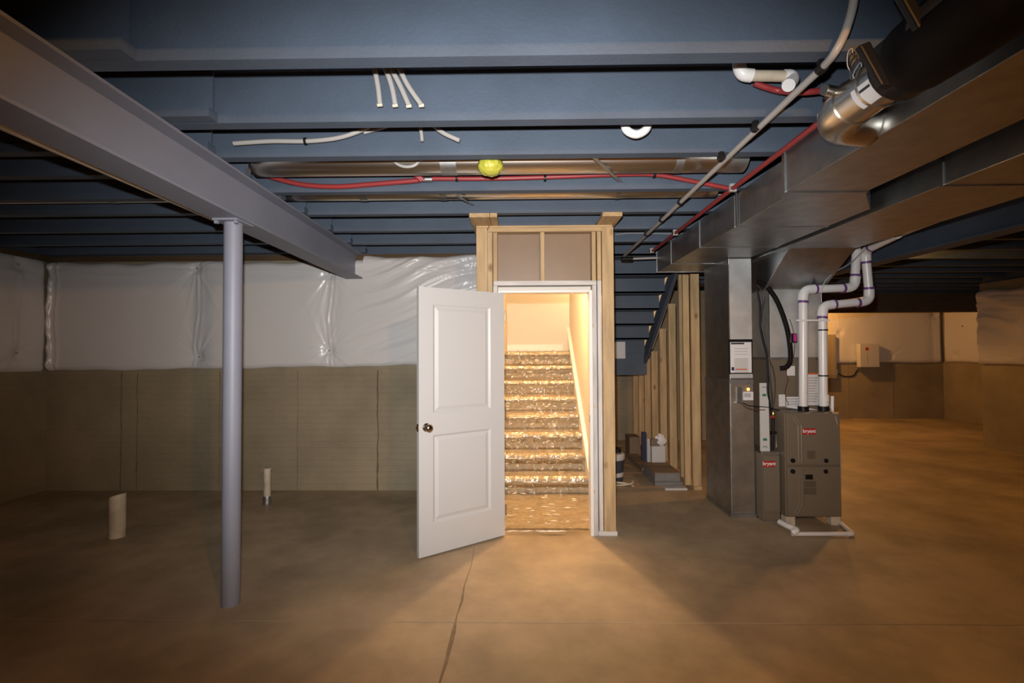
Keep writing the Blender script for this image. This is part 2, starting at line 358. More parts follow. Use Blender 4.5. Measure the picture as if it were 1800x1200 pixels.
# ------------------------------------------------------------------ insulation blankets
def blanket(name, o3, du, nrm, W, zlo, zhi, seams, pins, seed, label, nu, nv, puff=.05, sag=None):
    """o3: base point, du: unit along wall, nrm: out of wall; zlo/zhi functions of u"""
    rnd = random.Random(seed); b = nb(); g = []
    ph = [[rnd.uniform(0, 6.28) for _ in range(4)] for _ in pins]
    def rdg(p, q, o): return (1-abs(noise.noise(Vector((p, q, o)))))**3
    def disp(u, z, t):
        d = puff
        s = sorted(abs(u-x) for x in seams)[0] if seams else 9
        d -= puff*0.45*math.exp(-(s/0.12)**2)
        d += 0.014*noise.noise(Vector((u*1.1+seed, z*1.4, seed))) + 0.004*noise.noise(Vector((u*3.3+seed, z*2.6, 2)))
        e = math.sin(math.pi*min(1, max(0, t)))
        for x in seams:     # one standing fold, bowed, beside each pinned line
            c = x + .02 + 0.025*math.sin(z*4.2+x*3) + .012*noise.noise(Vector((z*5, x, 7)))
            d += (0.020*math.exp(-((u-c)/.013)**2) + 0.010*math.exp(-((u-c-.05)/.02)**2))*e**.5*(.6+.5*noise.noise(Vector((z*7, x, 3))))
        for (pu, pz), f in zip(pins, ph):
            x, zz = u-pu, z-pz; r = math.hypot(x, zz); th = math.atan2(zz, x)
            a = math.exp(-r/0.30)*min(1, r/.08)
            cx, sy = math.cos(th), math.sin(th)
            d += 0.016*a*(rdg(cx*2.6+f[0], sy*2.6+f[1], r*.7) - .4) + 0.007*a*(rdg(cx*7+f[2], sy*7, r*.9) - .4) - 0.030*math.exp(-(r/.06)**2)
        d += .008*math.exp(-abs(t-.06)/.05)*(rdg(u*1.2, z*16, seed+.5)-.4) + .010*math.exp(-abs(t-.9)/.08)*(rdg(u*.9, z*12, seed+1.5)-.4)
        if sag:
            d += sag(u, z)
        return max(d, .006)
    for i in range(nu+1):
        u = W*i/nu; colv = []; a, c = zlo(u), zhi(u)
        for j in range(-1, nv+2):
            t = min(1, max(0, j/nv)); z = a+(c-a)*t
            if j < 0 or j > nv: d = 0.003
            else:
                e = min(1, t/.03)*min(1, (1-t)/.03); d = disp(u, z, t)*(.45+.55*e)
            if i in (0, nu): d = min(d, .02)
            colv.append(b.verts.new(o3 + du*u + nrm*d + Vector((0, 0, z))))
        g.append(colv)
    for i in range(nu):
        for j in range(nv+2): b.faces.new((g[i][j], g[i+1][j], g[i+1][j+1], g[i][j+1]))
    bmesh.ops.recalc_face_normals(b, faces=b.faces)
    b.faces.ensure_lookup_table()
    o = obj(name, b, POLY, None, smooth='all', label=label, cat='insulation')
    for (pu, pz) in pins:
        c = o3 + du*pu + Vector((0, 0, pz)) + nrm*.012
        lb = nb(); bmesh.ops.create_icosphere(lb, subdivisions=2, radius=.011); bmesh.ops.translate(lb, verts=lb.verts, vec=c)
        obj('pin', lb, GALVD, o, smooth='all')
    return o
U = lambda px, Y: PY(px, 600, Y).x
x0 = XL+.02; W = -0.34-x0; uo = lambda px: U(px, YB)-x0
zb_l, zb_r = PY(110, 652, YB).z, PY(735, 642, YB).z
zlo = lambda u: zb_l + (zb_r-zb_l)*(u/uo(735)) + .006*math.sin(u*5) + .004*math.sin(u*13)
def zhi(u):
    z = 2.53 + .010*math.sin(u*4+1) + .008*math.sin(u*11)
    if u > uo(640): z = min(z+.05, 2.60)
    elif abs(u-uo(590)) < 9 and u > uo(560): z -= 0
    return z
def rdg0(p, q, o): return (1-abs(noise.noise(Vector((p, q, o)))))**3
def drape(u, z):   # diagonal drags running up to the stair frame, and the loose corner fold
    k = min(1, max(0, (u-uo(610))/.5)); q = (z-1.9) - 0.38*(u-uo(700)); p_ = u + .38*z
    w_ = .25*noise.noise(Vector((u*1.4, z*1.4, 5)))
    d = k*(0.026*(rdg0(p_*.5, (q+w_*.4)*5.0, 1)-.35) + 0.010*(rdg0(p_*.7, (q+w_*.3)*13, 4)-.35))
    for c0, a_, w2 in ((.05, .045, .022), (.13, .02, .012)):
        c0 += .012*math.sin(z*9)+.01*noise.noise(Vector((z*6, c0, 1)))
        d += a_*math.exp(-((u-c0)/w2)**2)*(.8+.4*noise.noise(Vector((z*11, 2, 1))))
    return d
blanket('insulation_blanket', Vector((x0, YB, 0)), Vector((1, 0, 0)), Vector((0, -1, 0)), W, zlo, zhi,
        [uo(345), uo(580)], [(uo(347), PY(347, 472, YB).z), (uo(352), PY(352, 627, YB).z), (uo(580), PY(580, 616, YB).z), (uo(580), PY(580, 480, YB).z), (uo(88), PY(88, 485, YB).z), (uo(830), PY(830, 480, YB).z)],
        3, 'white plastic-faced insulation blanket covering the upper back wall behind the post', 420, 84, sag=drape)
blanket('insulation_blanket', Vector((XL, YB-.070, 0)), Vector((0, -1, 0)), Vector((1, 0, 0)), 6.0, lambda u: 1.325+.006*math.sin(u*5), lambda u: 2.55+.01*math.sin(u*6),
        [.26], [(.27, PX(43, 467, XL).z), (.27, PX(43, 620, XL).z)], 9, 'white plastic-faced insulation blanket on the side wall above the wide floor pipe', 260, 60)
uf = lambda px: U(px, YF)-(XJOG+.2)
blanket('insulation_blanket', Vector((XJOG+.2, YF, 0)), Vector((1, 0, 0)), Vector((0, -1, 0)), XRF-XJOG-.26, lambda u: PY(1600, 637, YF).z+.01*math.sin(u*4), lambda u: 2.52+.015*math.sin(u*5),
        [uf(1640)], [(uf(1475), 1.9), (uf(1560), 1.35), (uf(1640), 2.3)], 21, 'orange-lit plastic insulation blanket on the far wall behind the utility boxes', 220, 40)
blanket('insulation_blanket', Vector((XRF, YF-.08, 0)), Vector((0, -1, 0)), Vector((-1, 0, 0)), YF-YR-.1, lambda u: 1.24+.01*math.sin(u*4), lambda u: 2.52+.015*math.sin(u*5),
        [], [(.3, 1.4), (1.6, 2.2)], 31, 'plastic insulation blanket on the side wall beyond the utility boxes', 100, 30)
blanket('insulation_blanket', Vector((XR, YR, 0)), Vector((0, -1, 0)), Vector((-1, 0, 0)), 5.0, lambda u: PX(1760, 641, XR).z+.01*math.sin(u*3), lambda u: PX(1760, 508, XR).z+.02*math.sin(u*9),
        [], [(.9, 1.7), (.9, 2.1), (2.2, 1.6), (-.3, 1.9)], 41, 'shiny creased plastic insulation blanket ending at the free outer wall corner', 260, 50, puff=.06,
        sag=lambda u, z: 0.030*(rdg0(u*.8, (z+.12*u)*5+.5*noise.noise(Vector((u*2, z*2, 1))), 3)-.35)+.014*(rdg0(u*2.0, (z+.12*u)*14, 8)-.35))

# ------------------------------------------------------------------ stair enclosure
YD = 4.02                                        # face of the framed door wall
fx = lambda px: PY(px, 650, YD).x
fz = lambda py: PY(960, py, YD).z
ws = empty('wall_stairwell', (0.24, YD+.05, 0), 'open pine stud wall framing the stair door', 'wall', kind='structure')
ZH0, ZH1 = fz(501), fz(493); ZP = 2.575
zp1, zp2 = fz(399.5), fz(407)
bx('corner_stud', WZ, ws, fx(838), fx(857.5), YD, YD+.04, 0.0, zp1, bev=.003)
bx('corner_block', WX, ws, fx(838), fx(860), YD, YD+.089, zp1+.001, ZP, bev=.003)
bx('king_stud', WZ, ws, fx(858.5), fx(866.5), YD+.004, YD+.093, 0, zp2, bev=.003)
bx('top_plate', WX, ws, fx(861), fx(1079), YD+.002, YD+.091, zp1+.001, ZP, bev=.003)
bx('top_plate', WX, ws, fx(859), fx(1060), YD, YD+.089, zp2+.001, zp1, bev=.003)
bx('cripple_stud', WZ, ws, fx(867.5), fx(875), YD+.012, YD+.101, ZH1, zp2, bev=.003)
bx('cripple_stud', WZ, ws, fx(951), fx(958.5), YD+.012, YD+.09, ZH1, zp2, bev=.003)
bx('cripple_stud', WZ, ws, fx(1042.5), fx(1049.5), YD+.012, YD+.101, ZH1, zp2, bev=.003)
bx('header', WXW, ws, fx(868), fx(1050), YD+.002, YD+.101, ZH0, ZH1, bev=.003)
bx('trimmer_stud', WZW, ws, fx(868), fx(875), YD+.006, YD+.101, 0.0, ZH0-.001, bev=.003)
bx('trimmer_stud', WZW, ws, fx(1042.5), fx(1049.8), YD+.006, YD+.101, 0.0, ZH0-.001, bev=.003)
bx('king_stud', WZW, ws, fx(1051.5), fx(1058.5), YD+.004, YD+.093, 0.038, ZH1, bev=.003)
bx('king_stud', WZ, ws, fx(1051.5), fx(1058.5), YD+.004, YD+.093, ZH1+.001, zp2, bev=.003)
bx('bottom_plate', WXW, ws, fx(1050), fx(1083), YD+.004, YD+.093, 0.0, 0.037, bev=.003)
bx('corner_stud', WZ, ws, fx(1060), fx(1080.5), YD, YD+.04, 0.038, zp1, bev=.003)
bx('corner_stud', WZ, ws, fx(1062), fx(1080), YD+.042, YD+.16, 0.038, zp1, bev=.003)
bx('backing_panel', KRAFT, ws, fx(858), fx(1060), YD+.103, YD+.116, ZH0+.01, ZP)
yb0 = 3.77
for a, c in ((-.385, -.225), (-.222, -.165), (.66, .815)):
    bx('side_plate', WY, ws, a, c, yb0, 4.6, ZP+.001, ZJ-.001, bev=.002)
bx('stair_header', PAINT, ws, -0.325, 0.805, YD+.105, YD+.117, ZP+.001, ZT-.001)
# door jambs (white)
JX0, JX1 = fx(877.5), fx(1036.5)
ZJB = fz(514)
bx('door_jamb', TRIMW, ws, fx(876), JX0+.014, YD-.004, YD+.122, 0.0, ZJB+.018, bev=.002)
bx('door_jamb', TRIMW, ws, JX1, fx(1042), YD-.004, YD+.122, 0.0, ZJB+.018, bev=.002)
bx('head_jamb', TRIMW, ws, JX0+.015, JX1-.001, YD-.004, YD+.122, ZJB, ZJB+.018, bev=.002)
for z in (0.35, 1.05, 1.72):
    bx('shim', WX, ws, fx(1041)+.003, fx(1044), YD-.001, YD+.05, z, z+.03)
bx('strike_plate', NICKEL, ws, JX1-.002, JX1+.002, YD+.012, YD+.04, 0.93, 0.99)
# inner walls
XS0, XS1 = -0.20, 0.755
wi = lambda nm, a, lab: obj(nm, box(nb(), *a), CREAM, label=lab, cat='wall', kind='structure')
wi('wall_stair_left', (XS0-.11, XS0, YD+.118, YM+.01, 0, 2.9), 'cream painted stair wall on the hinge side of the door')
wi('wall_stair_right', (XS1, XS1+.04, YD+.165, 7.20, 0, 2.9), 'cream painted stair wall above the sloping white skirt board')
wi('wall_stair_end', (XS0, 2.0, YM-.02, YM+.01, 1.52, 2.9), 'cream painted end wall above the stair landing')
b = nb(); prism(b, [(5.36, 2.9), (5.42, 2.905), (6.0, 2.48), (7.2, 1.55), (8.3, 1.55), (8.3, 2.9)], 'x', 1.905, 1.985)
obj('wall_stair_outer', b, CREAM, label='upper side wall of the second stair flight', cat='wall', kind='structure')
obj('ceiling_stairwell', box(nb(), XS0-.1, 2.0, YD+.12, YM, 2.885, 2.905), CREAM, label='cream stairwell ceiling', cat='ceiling', kind='structure')
bx('wall_stair_front', CREAM, None, XS0, XS1, YD+.124, YD+.136, ZJB+.02, 2.884, label='inner drywall above the stair door', cat='wall', kind='structure')
bx('baseboard_landing', TRIMW, None, XS0+.001, XS1, YM-.036, YM-.021, 1.525, 1.525+.115, label='white baseboard at the back of the stair landing', cat='baseboard', kind='structure')

# first flight
RISE, RUN, Y0 = 0.19, 0.254, 5.17
st = empty('staircase', ((XS0+XS1)/2, Y0, 0), 'carpeted stair flight under clear film going up behind the open door', 'stairs')
def nose(yf, z, r=.03):
    return [(yf+.0, z-2*r-.004)] + [(yf-.012-r*math.cos(a)*.9, z-r+r*math.sin(a)) for a in (-.9, -.5, 0, .5, 1.0, 1.4)]
XT = XS1-.03
for n in range(1, 9):
    yf = Y0+RUN*(n-1); z = RISE*n; yb = yf+RUN+(.02 if n < 8 else YM-.025-yf-RUN)
    poly = [(yf, z-RISE)] + nose(yf, z) + [(yb, z), (yb, z-RISE)]
    obj('step', prism(nb(), poly, 'x', XS0+.002, XT), CARPET, st, smooth=True)
obj('entry_carpet', box(nb(), XS0+.002, XT+.02, YD+.137, Y0-.001, 0.0, .016), CARPET, st)
pts = [(YD+.03, .02), (YD+.137, .026)] + [(YD+.137+(Y0-.02-YD-.137)*k/10, .024) for k in range(1, 11)]
for n in range(1, 9):
    yf = Y0+RUN*(n-1); z = RISE*n
    for t in (.1, .35, .6): pts.append((yf-.012-.02*t, z-RISE+.012+(RISE-.07)*t))
    pts += [(yf-.053, z-.06), (yf-.058, z-.035), (yf-.048, z-.008), (yf-.02, z+.012)]
    for t in (.4, .75): pts.append((yf+(RUN-.05)*t, z+.011))
b = nb(); g = []; NX = 60
for i, (yy, zz) in enumerate(pts):
    row = []
    for k in range(NX+1):
        x = XS0+.006+(XT-XS0-.012)*k/NX
        d = .012*noise.noise(Vector((x*9, yy*12, zz*12))) + .016*noise.noise(Vector((x*26, i*1.1, 3)))
        if i < 12 and abs(zz) < .03: d = abs(d)*.5
        if yy < YD+.139: x = max(min(x, JX1-.003), JX0+.018)
        row.append(b.verts.new((x, yy-abs(d)*.8, zz+abs(d)*.6)))
    g.append(row)
for r0, r1 in zip(g, g[1:]):
    for k in range(NX): b.faces.new((r0[k], r0[k+1], r1[k+1], r1[k]))
obj('plastic_film', b, FILM, st, smooth=False, label='clear crinkled protective film')
GLINT = mat('painted_crease_glint', (0.80, 0.76, 0.68), 0.22, spec=1.0)  # pale streaks along film creases, the glint put into their colour
rc = random.Random(5); b = nb()
def crease_glint(x, y, z, L_, ang, nrm_y):
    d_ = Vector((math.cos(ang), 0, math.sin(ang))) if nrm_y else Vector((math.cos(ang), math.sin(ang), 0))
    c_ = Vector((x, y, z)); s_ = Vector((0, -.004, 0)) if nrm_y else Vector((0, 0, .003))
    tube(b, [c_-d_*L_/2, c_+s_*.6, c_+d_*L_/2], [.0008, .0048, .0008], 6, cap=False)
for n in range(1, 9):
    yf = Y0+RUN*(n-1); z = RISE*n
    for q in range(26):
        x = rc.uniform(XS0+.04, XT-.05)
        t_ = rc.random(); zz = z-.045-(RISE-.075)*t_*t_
        crease_glint(x, yf-.040-.024*(t_ < .05), zz, rc.uniform(.015, .06), rc.choice([rc.gauss(0, .25), rc.uniform(0, 3.14)]), True)
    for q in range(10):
        x = rc.uniform(XS0+.06, XT-.08); crease_glint(x, yf-.068, z-.035, rc.uniform(.03, .10), rc.gauss(0, .08), True)
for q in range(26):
    crease_glint(rc.uniform(XS0+.06, XT-.06), rc.uniform(YD+.16, Y0-.08), .040, rc.uniform(.02, .09), rc.uniform(-.6, .6), False)
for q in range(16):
    crease_glint(rc.uniform(JX0+.06, JX1-.06), YD+.028+rc.uniform(0, .02), .026, rc.uniform(.04, .12), rc.gauss(0, .06), False)
obj('crease_glints', b, GLINT, st, smooth=True, kind='stuff')
sk = [(Y0-.10, 0.0), (Y0-.10, .30), (Y0+RUN*8-.02, .30+(Y0+RUN*8-.02-Y0+.10)*RISE/RUN), (Y0+RUN*8, RISE*8), (Y0+.05, 0.0)]
obj('skirt_board', prism(nb(), sk, 'x', XT+.001, XS1-.001), TRIMW, st)
sk2 = [(Y0-.10, .27), (Y0-.10, .30), (Y0+RUN*8-.02, .30+(Y0+RUN*8-.02-Y0+.10)*RISE/RUN), (Y0+RUN*8-.02, .27+(Y0+RUN*8-.02-Y0+.10)*RISE/RUN)]
obj('skirt_cap', prism(nb(), sk2, 'x', XT-.014, XT), TRIMW, st)

# second flight, seen from below
s2 = empty('staircase', (1.39, 6.3, 1.15), 'blue-grey painted underside of the returning stair flight above the stud wall', 'stairs')
XA, XB_ = .798, 1.86
for k in range(1, 8):
    yr = 7.20-RUN*(k-1); z1 = 1.52+RISE*k; zt = min(z1, 2.88)
    bx('riser', PAINT, s2, XA, XB_, yr-.018, yr, z1-RISE-.03, min(z1-.026, 2.88))
    if z1 < 2.9: bx('tread', PAINT, s2, XA, XB_, yr-RUN-.018, yr+.02, z1-.025, z1)
sl_ = RISE/RUN
def zs(Y): return 1.52+(7.2-Y)*sl_
b = nb(); prism(b, [(7.3, zs(7.3)-.16), (7.3, zs(7.3)+.06), (5.42, zs(5.42)+.06), (5.42, zs(5.42)-.16)], 'x', XB_+.001, XB_+.042)
obj('stringer', b, PAINT, s2)
bx('landing_rim', PAINT, s2, XA, XB_+.042, 7.235, 7.275, 1.165, 1.515)
bx('landing_deck', PAINT, s2, XA, 1.90, 7.28, YM-.03, 1.48, 1.50)
bx('paper_notice', PAPER, None, PY(1079, 612, 7.178).x, PY(1099, 612, 7.178).x, 7.172, 7.176, PY(1090, 630, 7.178).z, PY(1090, 600.5, 7.178).z, label='blank white paper sheet pinned to the blue stair underside', cat='paper')

# sloped stud wall
ws2 = empty('wall_understair', (1.95, 6.7, 0), 'row of bare pine studs stepping down under the second stair flight', 'wall', kind='structure')
for i, yy in enumerate((5.36, 5.40, 5.76, 6.17, 6.57, 6.98)):
    if i == 0: xa, zt = 1.905, 2.37
    elif i == 1: xa, zt = 1.83, 2.37
    else: xa, zt = 1.905, zs(yy)-.17
    wdt = .089 if i != 1 else .065
    prism_top = [(yy, .038), (yy+.038, .038), (yy+.038, zt-(.038*sl_ if i > 1 else 0)), (yy, zt)]
    obj('stud', prism(nb(), prism_top, 'x', xa, xa+wdt), WZ, ws2)
for yy in (7.38, 7.74, 8.12): bx('stud', WZ, ws2, 1.905, 1.994, yy, yy+.038, .038, 1.40)
bx('bottom_plate', WY, ws2, 1.905, 1.994, 5.34, 8.26, 0, .037)

# door leaf
HX, HY = PY(886.5, 700, YD-.01).x, YD-.008
e = PZ(738, 981, 0.012)
dv = Vector((e.x-HX, e.y-HY, 0)); DWID = 0.765; du = dv.normalized(); dn = Vector((du.y, -du.x, 0))     # dn toward camera-right or left
if dn.dot(CAM-Vector((HX, HY, 0))) < 0: dn = -dn
DZ0, DZ1 = .012, ZJB-.004
MD = Matrix((( du.x, dn.x, 0, HX), (du.y, dn.y, 0, HY), (0, 0, 1, 0), (0, 0, 0, 1)))
door = empty('door_1', (HX, HY, 0), 'white two-panel door swung open into the basement', 'door', kind='structure')
def dpart(name, b, m, parent=None, smooth=False, **k):
    bmesh.ops.transform(b, matrix=MD, verts=b.verts); bmesh.ops.recalc_face_normals(b, faces=b.faces)
    return obj(name, b, m, parent or door, smooth=smooth, **k)
T0, T1 = -.035, 0.0                 # thickness: face toward camera at 0
holes = [(.135, DWID-.115, .245, .90), (.135, DWID-.115, 1.06, DZ1-.125)]
# slab with two recessed panels: stiles and rails as one face sheet
b = nb()
us = [0, .135, DWID-.115, DWID]; zsq = [DZ0, .245, .90, 1.06, DZ1-.125, DZ1]
gv = {}
for i, u in enumerate(us):
    for j, z in enumerate(zsq): gv[i, j] = b.verts.new((u, T1, z))
for i in range(3):
    for j in range(5):
        if i == 1 and j in (1, 3): continue
        b.faces.new((gv[i, j], gv[i+1, j], gv[i+1, j+1], gv[i, j+1]))
for (j0) in (1, 3):
    ring0 = [gv[1, j0], gv[2, j0], gv[2, j0+1], gv[1, j0+1]]; prev = ring0
    ua, ub, za, zb2 = us[1], us[2], zsq[j0], zsq[j0+1]
    for inset, dep in ((.006, -.004), (.016, -.012), (.022, -.012), (.048, -.003)):
        rr = [b.verts.new(p) for p in ((ua+inset, dep, za+inset), (ub-inset, dep, za+inset), (ub-inset, dep, zb2-inset), (ua+inset, dep, zb2-inset))]
        for k in range(4): b.faces.new((prev[k], prev[(k+1) % 4], rr[(k+1) % 4], rr[k]))
        prev = rr
    b.faces.new(prev)
bk = [b.verts.new(p) for p in ((0, T0, DZ0), (DWID, T0, DZ0), (DWID, T0, DZ1), (0, T0, DZ1))]
b.faces.new(bk)
edge = [e_ for e_ in b.edges if e_.is_boundary]
bmesh.ops.bridge_loops(b, edges=edge)
slab = dpart('door_slab', b, DOORW)
ku, kz = DWID-.06, .962
kn = dpart('knob', lathe(nb(), [(.030, .0), (.032, .004), (.028, .009), (.012, .012), (.011, .030), (.020, .036), (.028, .046), (.029, .056), (.022, .066), (.006, .069)], (ku, 0, kz), 24, 'y'), NICKEL, smooth='all', label='satin bronze round knob')
dpart('knob', lathe(nb(), [(.030, -.035), (.032, -.039), (.028, -.044), (.012, -.047), (.011, -.065), (.020, -.071), (.028, -.081), (.029, -.091), (.022, -.101), (.006, -.104)], (ku, 0, kz), 24, 'y'), NICKEL, smooth='all', label='satin bronze round knob')
dpart('latch_plate', box(nb(), DWID-.001, DWID+.002, -.030, -.005, kz-.028, kz+.028), NICKEL)
dpart('latch_bolt', box(nb(), DWID+.002, DWID+.013, -.023, -.011, kz-.010, kz+.010), NICKEL)
for z in (.22, 1.02, 1.82): dpart('hinge', lathe(nb(), [(.006, z-.045), (.006, z+.045)], (-.008, .004, 0), 10), NICKEL, smooth=True)

# ------------------------------------------------------------------ lamps that light the place
def bulb(loc, watt, colr, label, rad=.05, up=0.0, group=None):
    x, y, z = loc
    r = empty('bulb_holder', (x, y, z), label, 'light', group)
    obj('base', lathe(nb(), [(.055, z), (.055, z-.012), (.038, z-.03), (.022, z-.045), (.02, z-.05)], (x, y, 0), 20), CERAMIC, r, smooth=True)
    obj('bulb', lathe(nb(), [(.012, z-.05), (.016, z-.07), (.030, z-.10), (.030, z-.12), (.018, z-.14), (.004, z-.146)], (x, y, 0), 18), GLOW, r, smooth='all')
    ld = bpy.data.lights.new('bulb_light', 'POINT'); ld.energy = watt; ld.color = colr; ld.shadow_soft_size = rad
    lo = bpy.data.objects.new('bulb_light', ld); C.objects.link(lo); lo.location = (x, y, z-.15-rad)
bulb((0.30, 4.85, 2.885), STAIR_W, STAIR_COL, 'lit bulb in a ceramic holder on the stairwell ceiling', .04)
bulb((4.10, 5.62, ZT), RIGHT_W, BULB_COL, 'lit bulb up between the joists behind the blue-grey beam')
bulb((6.0, 9.9195, ZJ), FAR_W, BULB_COL, 'lit bulb under the joist beside the far plastic-covered wall')
bulb((1.35, 7.75, 2.885), LAND_FILL_W, STAIR_COL, 'unseen bulb added on the stairwell ceiling to brighten the landing', .06)  # added lamp, unseen, brightens the landing wall
bulb((0.95, -0.7325, ZJ), BACK_W, BULB_COL, 'lit bulb under the joists beside the black-jacketed duct')
#==DETAILS==
# ================================================================== DUCTS
def seam(parent, x0, x1, y, z0, z1, t=.006, d=.025, m=GALV):
    b = nb(); box(b, x0-t, x1+t, y, y+d, z0-t, z1+.0); return obj('drive_cleat', b, m, parent)
T1X0, T1X1, ZD = 1.43, 1.86, 2.365
d1 = empty('supply_trunk_duct', (1.65, 1.0, ZD), 'narrow galvanised trunk duct running beside the red pipe', 'duct')
bx('near_section', GALV, d1, T1X0, T1X1, YN+.05, 2.60, ZD, 2.60, bev=.003)
b = nb()
prism(b, [(T1X0, 2.60), (T1X1, 2.60), (2.14, 2.95), (2.14, 5.24), (1.50, 5.24), (1.50, 2.75)], 'z', ZD+.01, 2.595)
obj('far_section', bevel(b, .003), GALV, d1)
seam(d1, T1X0, T1X1, 2.585, ZD, 2.60)
for yy in (-1.0, 0.8): seam(d1, T1X0, T1X1, yy, ZD, 2.60)
for yy in (3.35, 4.0, 4.75): seam(d1, 1.50, 2.14, yy, ZD+.01, 2.595, t=.004)
bx('end_cap', GALVD, d1, 1.495, 2.145, 5.24, 5.246, ZD+.004, 2.598)
bx('hanger_strap', GALV, d1, 1.493, 1.4955, 3.30, 3.33, ZD+.01, ZJ-.002)
T2X0, T2X1 = 2.19, 2.80
d2 = empty('return_trunk_duct', (2.5, 1.0, ZD), 'wide galvanised trunk duct sloping down to the furnace plenum', 'duct')
bx('trunk', GALV, d2, T2X0, T2X1, YN+.05, 4.95, ZD, 2.60, bev=.003)
for yy in (-1.0, .8, 2.5): seam(d2, T2X0, T2X1, yy, ZD, 2.60)
b = nb(); prism(b, [(4.03, ZD-.001), (4.45, 2.085), (4.95, 2.085), (4.95, ZD-.001)], 'x', 2.27, 2.79); obj('transition', b, GALV, d2)
for k in range(2): bx('transition_flange', GALVD, d2, 2.262+k*.52, 2.270+k*.522, 4.02, 4.95, 2.08+.0, ZD-.002) if False else None
b = nb(); prism(b, [(4.03, ZD-.004), (4.45, 2.075), (4.46, 2.075), (4.04, ZD-.004)], 'x', 2.245, 2.27); obj('transition_flange', b, GALVD, d2)
# return drop
RX0, RX1, RY0, RY1 = 1.935, 2.145, 4.47, 5.05
dr = empty('return_drop_duct', (2.04, 4.76, 0), 'tall galvanised duct standing on the floor beside the furnace', 'duct')
ZS = PY(1300, 668, RY0).z
GALVREFL = mat('floor_reflection_galvanised', (0.42, 0.375, 0.32), 0.5, 1.0, var=(6, 0.2), bump=(2.2, 0.4))  # brown tint stands in for the warm floor reflected in the metal
bx('front_sheen_plate', GALVLIT, dr, RX0+.004, RX1-.004, RY0-.004, RY0-.0005, ZS+.02, ZD-.002)  # added thin plate, carries the painted flash sheen of the front face
bx('front_sheen_plate', GALVREFL, dr, RX0+.004, RX1-.006, RY0-.0095, RY0-.0065, .06, ZS-.035)  # added thin plate, floor reflection painted as brown metal
bx('upper_section', GALV, dr, RX0, RX1, RY0, RY1, ZS+.004, ZD+.008, bev=.003)
bx('lower_section', GALVD, dr, RX0-.006, RX1, RY0-.006, RY1, 0.03, ZS, bev=.003)
bx('base_flange', GALVD, dr, RX0-.014, RX1+.004, RY0-.014, RY1, 0.0, 0.03)
bx('seam_band', GALVD, dr, RX0-.010, RX1, RY0-.010, RY1, ZS-.03, ZS+.004)
for k, (a, c) in enumerate(((ZS+.05, ZD-.05),)):
    bx('standing_seam', GALV, dr, RX0-.004, RX0+.003, RY0-.004, RY0+.003, a, c)
px_ = lambda px, py, Y: PY(px, py, Y)
def plate(name, m, parent, x0p, x1p, y0p, y1p, Y, t=.003, **k):
    a, c = PY(x0p, y1p, Y), PY(x1p, y0p, Y)
    return bx(name, m, parent, a.x, c.x, Y-t, Y, a.z, c.z, **k)
pc = empty('document_pouch', tuple(PY(1305, 656, RY0-.012)), 'clear pouch with white papers on the tall duct', 'pouch')
plate('sleeve', BLACK, pc, 1281, 1322, 596, 657, RY0-.006, t=.003)
plate('sheet', PAPER, pc, 1284, 1320.5, 601, 655, RY0-.010, t=.002)
plate('slip', CARTONW, pc, 1291, 1315, 629, 655, RY0-.013, t=.0015)
plate('clip', INK, pc, 1285, 1308, 602, 605, RY0-.013, t=.002)
plate('red_line', ORANGEINK, pc, 1293, 1313, 648, 650, RY0-.015, t=.0008)
for a in (612, 617, 622): plate('print_line', PAPERG, pc, 1291, 1314, a, a+1.2, RY0-.0125, t=.0006)
plate('print_block', NAVY, pc, 1286, 1290.5, 645, 651, RY0-.0125, t=.0006)
hz = empty('control_box', tuple(PY(1308, 702, RY0)), 'small white humidity control with metal bracket and amber light', 'control')
plate('bracket', GALV, hz, 1295, 1303, 680, 706, RY0-.0125, t=.012)
plate('bracket_foot', GALV, hz, 1293, 1303, 705, 708, RY0-.0125, t=.03)
plate('housing', PAPER, hz, 1305, 1322.5, 688, 703, RY0-.0125, t=.02, bev=.003)
plate('grille', PAPERG, hz, 1308, 1320, 691, 698, RY0-.033, t=.001)
plate('indicator', LEDM, hz, 1314, 1317, 682, 686, RY0-.0125, t=.006)

